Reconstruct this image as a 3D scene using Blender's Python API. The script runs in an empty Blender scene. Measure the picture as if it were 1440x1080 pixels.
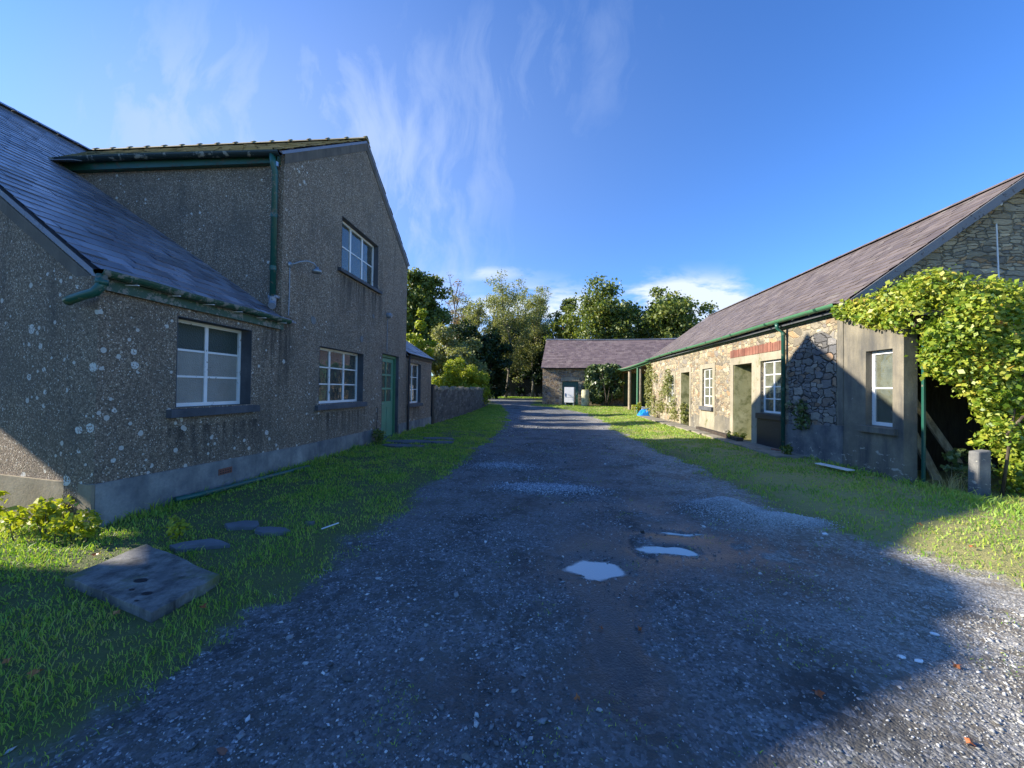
import bpy, bmesh, math, random
import numpy as np
from mathutils import Vector, Matrix
from mathutils.geometry import tessellate_polygon
R = math.radians
rng = np.random.default_rng(7)
random.seed(7)
scene = bpy.context.scene
col = scene.collection

# ------------------------------------------------------------------ camera
EYE = 1.45
cam_d = bpy.data.cameras.new("camera")
cam_d.sensor_width = 36.0
cam_d.lens = 36.0 * 550 / 1440
cam_d.clip_start = 0.05
cam_d.clip_end = 3000
cam = bpy.data.objects.new("camera", cam_d)
col.objects.link(cam)
yw, pt, rl = R(5.0), R(0.7), R(0.8)
fw = Vector((-math.sin(yw) * math.cos(pt), math.cos(yw) * math.cos(pt), math.sin(pt)))
rt = Vector((math.cos(yw), math.sin(yw), 0))
up = rt.cross(fw)
cr = rt * math.cos(rl) + up * math.sin(rl)
cu = up * math.cos(rl) - rt * math.sin(rl)
m = Matrix((cr, cu, -fw)).transposed().to_4x4()
m.translation = (0, 0, EYE)
cam.matrix_world = m
scene.camera = cam

# ------------------------------------------------------------------ sky, sun, exposure
SUN = Vector((-9.95, -0.22, 4.62)).normalized()      # towards the sun
SUN_EL = math.asin(SUN.z)
SUN_AZ = math.atan2(SUN.x, SUN.y)                      # clockwise from +Y
sd = bpy.data.lights.new("sun", 'SUN')
sd.energy = 4.8
sd.angle = R(0.5)
sd.color = (1.0, 0.91, 0.76)
so = bpy.data.objects.new("sun", sd)
so.rotation_euler = (-SUN).to_track_quat('-Z', 'Y').to_euler()
so.location = (-20, 0, 30)
col.objects.link(so)
scene.view_settings.view_transform = 'Standard'
scene.view_settings.look = 'None'
scene.view_settings.gamma = 1
scene.view_settings.exposure = 1.3
scene.cycles.max_bounces = 6
scene.cycles.diffuse_bounces = 2
scene.cycles.glossy_bounces = 3
scene.cycles.transparent_max_bounces = 6
scene.cycles.transmission_bounces = 3
world = bpy.data.worlds.new("World")
scene.world = world
world.use_nodes = True


class NT:
    """small node helper"""
    def __init__(s, tree):
        s.t = tree
        s.n = tree.nodes
        s.l = tree.links

    def new(s, typ, **kw):
        n = s.n.new(typ)
        for k, v in kw.items():
            setattr(n, k, v)
        return n

    def put(s, sock, v):
        if hasattr(v, 'is_output'):
            s.l.new(v, sock)
        elif v is not None:
            if isinstance(v, tuple) and len(v) == 3 and sock.type == 'RGBA':
                v = (*v, 1)
            sock.default_value = v

    def math(s, op, a, b=None, c=None, clamp=False):
        n = s.new('ShaderNodeMath', operation=op)
        n.use_clamp = clamp
        s.put(n.inputs[0], a)
        if b is not None: s.put(n.inputs[1], b)
        if c is not None: s.put(n.inputs[2], c)
        return n.outputs[0]

    def mix(s, f, a, b, blend='MIX'):
        n = s.new('ShaderNodeMix', data_type='RGBA', blend_type=blend)
        s.put(n.inputs[0], f); s.put(n.inputs[6], a); s.put(n.inputs[7], b)
        return n.outputs[2]

    def mapr(s, v, a, b, c=0.0, d=1.0, smooth=False):
        n = s.new('ShaderNodeMapRange')
        if smooth: n.interpolation_type = 'SMOOTHSTEP'
        s.put(n.inputs[0], v)
        for i, x in enumerate((a, b, c, d)): s.put(n.inputs[i + 1], x)
        return n.outputs[0]

    def noise(s, vec, scale, detail=4, rough=0.55, dist=0.0, dims='3D'):
        n = s.new('ShaderNodeTexNoise', noise_dimensions=dims)
        if vec is not None: s.l.new(vec, n.inputs['Vector'])
        n.inputs['Scale'].default_value = scale
        n.inputs['Detail'].default_value = detail
        n.inputs['Roughness'].default_value = rough
        n.inputs['Distortion'].default_value = dist
        return n.outputs[0]

    def vor(s, vec, scale, feature='F1', dims='3D', rand=1.0, out=None):
        n = s.new('ShaderNodeTexVoronoi', feature=feature, voronoi_dimensions=dims)
        if vec is not None: s.l.new(vec, n.inputs['Vector'])
        n.inputs['Scale'].default_value = scale
        n.inputs['Randomness'].default_value = rand
        return n

    def ramp(s, f, stops):
        n = s.new('ShaderNodeValToRGB')
        s.l.new(f, n.inputs[0])
        e = n.color_ramp.elements
        while len(e) < len(stops): e.new(0.5)
        for q, (p, c) in zip(e, stops):
            q.position = p
            q.color = (*c, 1)
        return n.outputs[0]

    def mapping(s, vec, scale=(1, 1, 1), loc=(0, 0, 0), rot=(0, 0, 0)):
        n = s.new('ShaderNodeMapping')
        s.l.new(vec, n.inputs[0])
        n.inputs['Scale'].default_value = scale
        n.inputs['Location'].default_value = loc
        n.inputs['Rotation'].default_value = rot
        return n.outputs[0]

    def warp(s, vec, scale, amt):
        n = s.new('ShaderNodeTexNoise')
        s.l.new(vec, n.inputs['Vector'])
        n.inputs['Scale'].default_value = scale
        n.inputs['Detail'].default_value = 2
        a = s.new('ShaderNodeVectorMath', operation='SUBTRACT')
        s.l.new(n.outputs[1], a.inputs[0]); a.inputs[1].default_value = (.5, .5, .5)
        b = s.new('ShaderNodeVectorMath', operation='SCALE')
        s.l.new(a.outputs[0], b.inputs[0]); b.inputs[3].default_value = amt
        c = s.new('ShaderNodeVectorMath', operation='ADD')
        s.l.new(vec, c.inputs[0]); s.l.new(b.outputs[0], c.inputs[1])
        return c.outputs[0]

    def bump(s, h, strength=0.5, dist=0.01, normal=None):
        n = s.new('ShaderNodeBump')
        n.inputs['Strength'].default_value = strength
        n.inputs['Distance'].default_value = dist
        s.l.new(h, n.inputs['Height'])
        if normal is not None: s.l.new(normal, n.inputs['Normal'])
        return n.outputs[0]


def build_world():
    k = NT(world.node_tree)
    for n in list(k.n): k.n.remove(n)
    sky = k.new('ShaderNodeTexSky', sky_type='NISHITA')
    sky.sun_disc = False
    sky.sun_elevation = SUN_EL
    sky.sun_rotation = SUN_AZ
    sky.air_density = 1.0
    sky.dust_density = 0.25
    sky.ozone_density = 3.0
    hs = k.new('ShaderNodeHueSaturation')
    hs.inputs['Saturation'].default_value = 1.10
    k.l.new(sky.outputs[0], hs.inputs['Color'])
    base = k.mix(1.0, hs.outputs[0], (0.49, 0.72, 1.06), 'MULTIPLY')
    tc = k.new('ShaderNodeTexCoord')
    sep = k.new('ShaderNodeSeparateXYZ')
    k.l.new(tc.outputs['Generated'], sep.inputs[0])
    x, y, z = sep.outputs
    yy = k.math('MAXIMUM', y, 0.12)
    a = k.math('DIVIDE', x, yy)
    e = k.math('DIVIDE', z, yy)
    front = k.mapr(y, 0.12, 0.3)
    cmb = k.new('ShaderNodeCombineXYZ')
    k.l.new(a, cmb.inputs[0]); k.l.new(e, cmb.inputs[1])
    p = cmb.outputs[0]
    # wisps of cirrus, drawn out upwards
    pw = k.warp(p, 2.2, 0.30)
    s1 = k.noise(k.mapping(pw, (4.2, 1.5, 1), rot=(0, 0, 0.35)), 1.0, 7, 0.62, 0.3)
    s2 = k.noise(k.mapping(pw, (14.0, 5.0, 1), rot=(0, 0, 0.3)), 1.0, 5, 0.6, 0.4)
    st = k.math('ADD', k.math('MULTIPLY', s1, 0.8), k.math('MULTIPLY', s2, 0.2))
    lift = k.math('EXPONENT', k.math('MULTIPLY', k.math('POWER', k.math('ADD', a, 1.1), 2.0), -6.0))
    st = k.math('ADD', st, k.math('MULTIPLY', lift, 0.10))
    wisp = k.mapr(st, 0.38, 0.66, smooth=True)

    def blob(ca, ce, wa, we, amp):
        u = k.math('DIVIDE', k.math('SUBTRACT', a, ca), wa)
        v = k.math('DIVIDE', k.math('SUBTRACT', e, ce), we)
        d = k.math('ADD', k.math('MULTIPLY', u, u), k.math('MULTIPLY', v, v))
        return k.math('MULTIPLY', k.math('EXPONENT', k.math('MULTIPLY', d, -1.0)), amp)
    reg = k.math('ADD', blob(-0.45, 0.55, 0.34, 0.42, 1.0), blob(-1.10, 0.70, 0.40, 0.40, 1.0))
    reg = k.math('ADD', reg, blob(0.05, 0.85, 0.25, 0.25, 0.35))
    reg = k.math('ADD', reg, blob(-0.35, 0.30, 0.14, 0.2, 0.55))
    cirrus = k.math('MULTIPLY', wisp, reg, clamp=True)
    haze = blob(-1.1, 0.5, 0.95, 0.6, 0.55)
    # low bank of cloud behind the trees
    q = k.warp(k.mapping(p, (2.6, 8.0, 1)), 1.3, 0.5)
    c1 = k.noise(q, 1.6, 6, 0.6)
    bank = k.math('ADD', blob(-0.06, 0.19, 0.20, 0.075, 1.4), blob(0.36, 0.235, 0.19, 0.05, 1.5))
    bank = k.math('ADD', bank, blob(-0.16, 0.30, 0.10, 0.02, 0.7))
    bank = k.math('ADD', bank, blob(0.30, 0.14, 0.25, 0.08, 0.7))
    cum = k.math('MULTIPLY', k.mapr(c1, 0.36, 0.58, smooth=True), bank, clamp=True)
    tot = k.math('MAXIMUM', k.math('MAXIMUM', k.math('MULTIPLY', cirrus, 0.74), haze), k.math('MULTIPLY', cum, 0.85))
    tot = k.math('MULTIPLY', tot, front, clamp=True)
    white = k.mix(k.math('MULTIPLY', cum, front, clamp=True), (2.1, 2.65, 3.8), (3.5, 3.8, 4.2))
    out = k.mix(tot, base, white)
    bg = k.new('ShaderNodeBackground')
    bg.inputs['Strength'].default_value = 0.116
    k.l.new(out, bg.inputs[0])
    wo = k.new('ShaderNodeOutputWorld')
    k.l.new(bg.outputs[0], wo.inputs[0])


build_world()


# ------------------------------------------------------------------ helpers
def C(h):
    v = [int(h[i:i + 2], 16) / 255 for i in (0, 2, 4)]
    return tuple(c / 12.92 if c <= .04045 else ((c + .055) / 1.055) ** 2.4 for c in v)


def mat(name):
    mt = bpy.data.materials.new(name)
    mt.use_nodes = True
    k = NT(mt.node_tree)
    for n in list(k.n): k.n.remove(n)
    b = k.new('ShaderNodeBsdfPrincipled')
    o = k.new('ShaderNodeOutputMaterial')
    k.l.new(b.outputs[0], o.inputs[0])
    return mt, k, b, o


def uvn(k): return k.new('ShaderNodeUVMap').outputs[0]
def pos(k): return k.new('ShaderNodeNewGeometry').outputs['Position']
def island(k): return k.new('ShaderNodeNewGeometry').outputs['Random Per Island']


class MB:
    def __init__(s):
        s.v = []; s.f = []

    def add(s, vs, fs):
        o = len(s.v)
        s.v += [tuple(v) for v in vs]
        s.f += [tuple(i + o for i in f) for f in fs]

    def hexa(s, p):
        s.add(p, [(0, 1, 2, 3), (7, 6, 5, 4), (0, 4, 5, 1), (1, 5, 6, 2), (2, 6, 7, 3), (3, 7, 4, 0)])

    def box(s, x0, x1, y0, y1, z0, z1):
        s.hexa([(x0, y0, z0), (x1, y0, z0), (x1, y1, z0), (x0, y1, z0), (x0, y0, z1), (x1, y0, z1), (x1, y1, z1), (x0, y1, z1)])

    def boxm(s, m, u0, u1, d0, d1, z0, z1):
        s.hexa([m(u0, d0, z0), m(u1, d0, z0), m(u1, d1, z0), m(u0, d1, z0), m(u0, d0, z1), m(u1, d0, z1), m(u1, d1, z1), m(u0, d1, z1)])

    def bar(s, a, b, w, t, upv=(0, 0, 1)):
        a = Vector(a); b = Vector(b); d = (b - a).normalized(); u = Vector(upv)
        sx = d.cross(u)
        if sx.length < 1e-4: sx = d.cross(Vector((1, 0, 0)))
        sx.normalize(); sy = sx.cross(d).normalized()
        P = []
        for q in (a, b):
            for i, j in ((-1, -1), (1, -1), (1, 1), (-1, 1)):
                P.append(q + sx * i * w / 2 + sy * j * t / 2)
        s.add(P, [(0, 1, 2, 3), (7, 6, 5, 4), (0, 4, 5, 1), (1, 5, 6, 2), (2, 6, 7, 3), (3, 7, 4, 0)])

    def tube(s, pts, rad, n=10, cap=True):
        pts = [Vector(p) for p in pts]
        if not hasattr(rad, '__len__'): rad = [rad] * len(pts)
        o = len(s.v); prev = None
        for i, p in enumerate(pts):
            d = (pts[min(i + 1, len(pts) - 1)] - pts[max(i - 1, 0)]).normalized()
            if prev is None:
                prev = d.cross(Vector((0, 0, 1)))
                if prev.length < .05: prev = d.cross(Vector((1, 0, 0)))
            prev = (prev - d * prev.dot(d)).normalized()
            w = d.cross(prev)
            for j in range(n):
                t = 2 * math.pi * j / n
                s.v.append(tuple(p + (prev * math.cos(t) + w * math.sin(t)) * rad[i]))
        for i in range(len(pts) - 1):
            for j in range(n):
                a = o + i * n + j; b = o + i * n + (j + 1) % n
                s.f.append((a, b, b + n, a + n))
        if cap:
            s.f.append(tuple(o + j for j in range(n))[::-1])
            s.f.append(tuple(o + (len(pts) - 1) * n + j for j in range(n)))

    def trough(s, pts, rad, n=8, th=0.006):
        """half-round gutter following pts, open to the sky"""
        for rr, sg in ((rad, 1), (rad - th, -1)):
            o = len(s.v)
            for i, p in enumerate(pts):
                p = Vector(p)
                d = (Vector(pts[min(i + 1, len(pts) - 1)]) - Vector(pts[max(i - 1, 0)])).normalized()
                w = d.cross(Vector((0, 0, 1))).normalized()
                for j in range(n + 1):
                    t = math.pi * j / n
                    s.v.append(tuple(p + w * math.cos(t) * rr - Vector((0, 0, 1)) * math.sin(t) * rr))
            for i in range(len(pts) - 1):
                for j in range(n):
                    a = o + i * (n + 1) + j
                    s.f.append((a, a + 1, a + n + 2, a + n + 1))
            for i in (0, len(pts) - 1):
                s.f.append(tuple(o + i * (n + 1) + j for j in range(n + 1)))

    def panel(s, m, outer, holes, d0, d1):
        """flat panel with holes, (u, z) outline, from depth d0 to d1"""
        loops = [outer] + list(holes)
        tri = tessellate_polygon([[Vector((p[0], p[1], 0)) for p in L] for L in loops])
        flat = [p for L in loops for p in L]
        n = len(flat)
        vs = [m(u, d0, z) for u, z in flat] + [m(u, d1, z) for u, z in flat]
        fs = [tuple(t) for t in tri] + [tuple(i + n for i in reversed(t)) for t in tri]
        o = 0
        for L in loops:
            c = len(L)
            for i in range(c):
                a, b = o + i, o + (i + 1) % c
                fs.append((a, b, b + n, a + n))
            o += c
        s.add(vs, fs)

    def build(s, name, material, parent=None, smooth=False, bevel=0.0, recalc=True):
        return mesh_obj(name, np.array(s.v, float), s.f, material, parent, smooth, bevel, recalc)


def root_loc(p):
    while p.parent: p = p.parent
    return np.array(p.get('base', (0, 0, 0)), float)


def mesh_obj(name, V, faces, material, parent=None, smooth=False, bevel=0.0, recalc=True, uv=True, origin=None):
    me = bpy.data.meshes.new(name)
    if parent is not None: off = root_loc(parent)
    elif origin is not None: off = np.array(origin, float)
    else: off = np.zeros(3)
    V = np.asarray(V, float).reshape(-1, 3) - off
    if isinstance(faces, np.ndarray):
        nf, k = faces.shape
        me.vertices.add(len(V)); me.vertices.foreach_set('co', V.ravel())
        me.loops.add(nf * k); me.loops.foreach_set('vertex_index', faces.ravel().astype(np.int32))
        me.polygons.add(nf); me.polygons.foreach_set('loop_start', np.arange(0, nf * k, k, dtype=np.int32))
        me.polygons.foreach_set('loop_total', np.full(nf, k, dtype=np.int32))
        me.update(calc_edges=True)
    else:
        me.from_pydata(V.tolist(), [], faces)
    if recalc or bevel > 0:
        bm = bmesh.new(); bm.from_mesh(me)
        if bevel > 0:
            bmesh.ops.remove_doubles(bm, verts=bm.verts, dist=1e-5)
            bmesh.ops.recalc_face_normals(bm, faces=bm.faces)
            es = [e for e in bm.edges if len(e.link_faces) == 2 and e.calc_face_angle(0) > 0.6]
            bmesh.ops.bevel(bm, geom=es, offset=bevel, segments=2, affect='EDGES', profile=0.6, clamp_overlap=True)
        elif recalc:
            bmesh.ops.recalc_face_normals(bm, faces=bm.faces)
        bm.to_mesh(me); bm.free()
    if smooth: me.shade_smooth()
    if uv:
        nl = len(me.loops); npol = len(me.polygons)
        co = np.empty(len(me.vertices) * 3); me.vertices.foreach_get('co', co); co = co.reshape(-1, 3) + off
        vi = np.empty(nl, np.int32); me.loops.foreach_get('vertex_index', vi)
        nr = np.empty(npol * 3); me.polygons.foreach_get('normal', nr); nr = np.abs(nr.reshape(-1, 3))
        lt = np.empty(npol, np.int32); me.polygons.foreach_get('loop_total', lt)
        ax = np.repeat(np.argmax(nr * np.array([1.02, 1.0, 0.98]), axis=1), lt)
        c = co[vi]
        uvs = np.where((ax == 0)[:, None], c[:, [1, 2]], np.where((ax == 1)[:, None], c[:, [0, 2]], c[:, [0, 1]]))
        layer = me.uv_layers.new(name='UVMap')
        layer.data.foreach_set('uv', uvs.ravel())
    if material is not None: me.materials.append(material)
    o = bpy.data.objects.new(name, me)
    col.objects.link(o)
    if parent is not None: o.parent = parent
    else: o.location = off
    return o


def tag(o, label=None, cat=None, group=None, kind=None):
    if label: o['label'] = label
    if cat: o['category'] = cat
    if group: o['group'] = group
    if kind: o['kind'] = kind
    return o


def thing(name, label, cat, loc, group=None):
    o = bpy.data.objects.new(name, None)
    o.empty_display_size = 0.3
    o.location = loc
    o['base'] = [float(c) for c in loc]
    col.objects.link(o)
    return tag(o, label, cat, group)


def smooth(a, b, x):
    t = np.clip((np.asarray(x, float) - a) / (b - a), 0, 1)
    return t * t * (3 - 2 * t)


def vnoise(x, y, seed=0):
    """smooth value noise in numpy"""
    x = np.asarray(x, float); y = np.asarray(y, float)
    xi = np.floor(x).astype(np.int64); yi = np.floor(y).astype(np.int64)
    fx = x - xi; fy = y - yi
    fx = fx * fx * (3 - 2 * fx); fy = fy * fy * (3 - 2 * fy)

    def h(a, b):
        n = (a * 374761393 + b * 668265263 + seed * 974711) & 0x7fffffff
        n = ((n ^ (n >> 13)) * 1274126177) & 0x7fffffff
        return ((n ^ (n >> 16)) & 0xffff) / 65535.0
    return (h(xi, yi) * (1 - fx) + h(xi + 1, yi) * fx) * (1 - fy) + (h(xi, yi + 1) * (1 - fx) + h(xi + 1, yi + 1) * fx) * fy


def fbm(x, y, seed=0, o=4):
    r = 0; a = 0.5
    for i in range(o):
        r = r + a * vnoise(np.asarray(x) * 2 ** i, np.asarray(y) * 2 ** i, seed + i); a *= .5
    return r


# ------------------------------------------------------------------ terrain functions
WATER = -0.016
HEAPS = [(2.18, 4.95, 0.34, 0.30, 0.16), (2.68, 4.66, 0.32, 0.13, 0.08)]
PATCH = [(0.02, 5.75, 0.55, 0.22, 0.030), (-0.75, 7.3, 0.5, 0.25, 0.02)]
PUDS = [(0.40, 3.22, 0.25, 0.17, 0.042), (1.12, 3.70, 0.32, 0.12, 0.040), (1.30, 4.15, 0.45, 0.09, 0.022), (0.36, 3.42, 0.16, 0.09, 0.012)]
WETS = [(0.42, 2.3, 0.22, 0.55, 1.0), (0.40, 3.3, 0.5, 0.45, 0.9), (1.2, 3.85, 0.75, 0.42, 0.9), (0.9, 4.9, 1.0, 0.5, 0.5), (-0.4, 1.9, 0.5, 0.3, 0.6), (2.3, 3.5, 1.1, 0.7, 0.5)]


def gs(x, y, L):
    r = 0
    for cx, cy, sx, sy, a in L:
        r = r + a * np.exp(-((x - cx) / sx) ** 2 - ((y - cy) / sy) ** 2)
    return r


def height(x, y):
    x = np.asarray(x, float); y = np.asarray(y, float)
    far = 0.22 * smooth(20, 32, y) + 0.6 * smooth(45, 160, y)
    near = 1 - smooth(9, 16, y)
    n = (fbm(x * 1.3, y * 1.3, 3) - .47) * 0.035 * near + (fbm(x * 7, y * 7, 9, 2) - .37) * 0.012 * near
    wob = 0.4 * (fbm(x * 3.5, y * 3.5, 21, 3) - .44)
    pud = gs(x + wob * .8, y + wob * .55, PUDS) - (fbm(x * 9, y * 9, 61, 3) - .44) * .03 * np.clip(gs(x, y, PUDS) * 25, 0, 1)
    flat = np.clip(gs(x, y, [(0.4, 3.2, .7, .5, 1), (1.2, 3.8, .9, .6, 1)]), 0, 1)
    n = n * (1 - 0.8 * flat)
    bank = 0.05 * smooth(0.0, 0.7, -1.72 - x) * (1 - smooth(22, 30, y)) + 0.05 * smooth(0, .8, x - 3.2) * (1 - smooth(22, 30, y))
    return far + n - pud + gs(x, y, HEAPS) + gs(x, y, PATCH) + bank


def edgeL(y):
    return np.interp(y, [0, 1.45, 2, 2.5, 3.5, 4.4, 6.3, 12.5, 18, 23.8, 30, 42, 60], [-2.05, -1.92, -1.85, -1.72, -1.76, -1.7, -1.68, -1.55, -1.8, -2.4, -3.6, -6.2, -12])


def edgeR(y):
    return np.interp(y, [0, 2.6, 3.26, 4.0, 4.7, 6, 8.3, 13.3, 19.6, 24, 28.5, 29.5, 33, 46], [4.5, 4.1, 3.6, 3.3, 2.95, 2.9, 2.8, 2.5, 2.75, 2.4, 0.2, -1.0, -1.2, -1.2])


def lawn(x, y):
    """0 gravel .. 1 grass"""
    w = (fbm(np.asarray(x) * 1.7, np.asarray(y) * 1.7, 31) - .47) * 0.55 + (fbm(np.asarray(x) * 8, np.asarray(y) * 8, 35, 3) - .44) * 0.35
    a = smooth(-0.14, 0.14, edgeL(y) - x + w)
    b = smooth(-0.16, 0.16, x - edgeR(y) + w * 1.3)
    lane = smooth(45.5, 46.2, y) * (1 - smooth(49, 49.6, y))
    return np.clip(np.maximum(a, b) * (1 - lane), 0, 1)


# ------------------------------------------------------------------ materials
def m_pebbledash(name, c0, c1, c2, lichen=1.0, dark=0.0):
    mt, k, b, o = mat(name)
    P = pos(k)
    v = k.vor(P, 88)
    sp = k.new('ShaderNodeSeparateColor'); k.l.new(v.outputs['Color'], sp.inputs[0])
    n = k.noise(P, 38, 5, 0.7)
    cc = k.mix(k.math('POWER', sp.outputs[0], 1.3), c0, c1)
    cc = k.mix(k.mapr(n, 0.36, 0.66), tuple(q * .45 for q in c0), cc)
    cc = k.mix(k.mapr(sp.outputs[1], 0.92, 0.98), cc, c2)
    cc = k.mix(k.mapr(v.outputs['Distance'], 0.45, 0.75, 0, .7), cc, tuple(q * .3 for q in c0))
    big = k.noise(P, 1.3, 6, 0.62)
    cc = k.mix(k.mapr(big, 0.42, 0.72, 0.0, 0.5), cc, C('60594f'))
    st = k.noise(k.mapping(P, (2.2, 2.2, 0.35)), 1.6, 5, 0.6)
    cc = k.mix(k.mapr(st, 0.54, 0.76, 0.0, 0.55), cc, C('4c4841'))
    sx_ = k.new('ShaderNodeSeparateXYZ'); k.l.new(P, sx_.inputs[0])
    drip = k.noise(k.mapping(P, (7, 7, 0.5)), 1.5, 4, 0.6)
    for (ya, yb, zz, ln) in ((7.7, 9.8, 3.80, 1.0), (6.95, 9.05, .92, .7), (4.05, 5.6, .95, .6), (5.6, 6.3, 2.6, 2.2), (11.85, 13.2, .8, .6)):
        f_ = k.math('MULTIPLY', k.mapr(sx_.outputs[1], ya - .1, ya + .1), k.mapr(sx_.outputs[1], yb + .1, yb - .1))
        g_ = k.math('MULTIPLY', k.math('LESS_THAN', sx_.outputs[2], zz), k.mapr(sx_.outputs[2], zz - ln, zz, 0, 1))
        f_ = k.math('MULTIPLY', k.math('MULTIPLY', f_, g_), k.mapr(drip, 0.42, 0.6))
        cc = k.mix(k.math('MULTIPLY', f_, 0.75), cc, C('25231f'))
    if lichen > 0:
        lv = k.vor(k.warp(P, 30, 0.016), 5.6, rand=1.0)
        ls = k.new('ShaderNodeSeparateColor'); k.l.new(lv.outputs['Color'], ls.inputs[0])
        sz_ = k.new('ShaderNodeSeparateXYZ'); k.l.new(P, sz_.inputs[0])
        zone = k.math('ADD', k.noise(P, 0.9, 2), k.math('ADD', k.mapr(sz_.outputs[1], 7.5, 3.6, -0.03, 0.12), k.mapr(sz_.outputs[2], 3.0, 1.0, -0.08, 0.04)))
        rad = k.math('MULTIPLY', k.math('POWER', ls.outputs[1], 2.6), k.mapr(zone, 0.42, 0.62, 0.04, 0.29 * lichen))
        spot = k.math('LESS_THAN', lv.outputs['Distance'], rad)
        f = k.noise(P, 60, 3)
        spot = k.math('MULTIPLY', spot, k.mapr(f, 0.38, 0.5))
        cc = k.mix(k.math('MULTIPLY', spot, 0.85), cc, C('e6e4da'))
        lv2 = k.vor(P, 13)
        ls2 = k.new('ShaderNodeSeparateColor'); k.l.new(lv2.outputs['Color'], ls2.inputs[0])
        sp2 = k.math('LESS_THAN', lv2.outputs['Distance'], k.math('MULTIPLY', k.math('POWER', ls2.outputs[0], 5.0), k.mapr(zone, 0.38, 0.6, 0.08, 0.42)))
        cc = k.mix(k.math('MULTIPLY', sp2, 0.75), cc, C('dedbd0'))
    k.l.new(cc, b.inputs['Base Color'])
    b.inputs['Roughness'].default_value = 0.92
    h = k.math('ADD', k.math('MULTIPLY', v.outputs['Distance'], -1.0), k.math('MULTIPLY', n, 0.7))
    k.l.new(k.bump(h, 1.0, 0.010), b.inputs['Normal'])
    return mt


def m_cement(name, c0, c1, dark, peel=0.0, scale=1.0, moss=0.0, drk=0.5):
    mt, k, b, o = mat(name)
    P = pos(k)
    n1 = k.noise(P, 2.2 * scale, 7, 0.65)
    n2 = k.noise(k.mapping(P, (3, 3, 0.6)), 1.2 * scale, 6, 0.65)
    n3 = k.noise(P, 45, 5, 0.7)
    cc = k.mix(k.mapr(n1, 0.35, 0.68), c0, c1)
    cc = k.mix(k.mapr(n2, 0.45, 0.7, 0, drk), cc, dark)
    cc = k.mix(k.mapr(n3, 0.35, 0.7, 0, 0.35), cc, k.mix(0.5, c0, dark))
    if moss > 0:
        mo = k.noise(P, 2.6, 6, 0.7)
        cc = k.mix(k.mapr(mo, 0.62 - moss * .25, 0.72 - moss * .1), cc, C('5d6334'))
    if peel > 0:
        pn = k.noise(k.mapping(P, (1, 1, 2.2)), 5.5, 7, 0.72, 0.8)
        zs = k.new('ShaderNodeSeparateXYZ'); k.l.new(P, zs.inputs[0])
        low = k.mapr(zs.outputs[2], 0.75, 0.2, 0.0, 0.1)
        f = k.mapr(k.math('ADD', pn, low), 0.68, 0.70)
        cc = k.mix(f, cc, C('aaa699'))
    k.l.new(cc, b.inputs['Base Color'])
    b.inputs['Roughness'].default_value = 0.9
    h = k.math('ADD', k.math('MULTIPLY', n3, 0.35), n1)
    k.l.new(k.bump(h, 0.5, 0.02), b.inputs['Normal'])
    return mt


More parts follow.
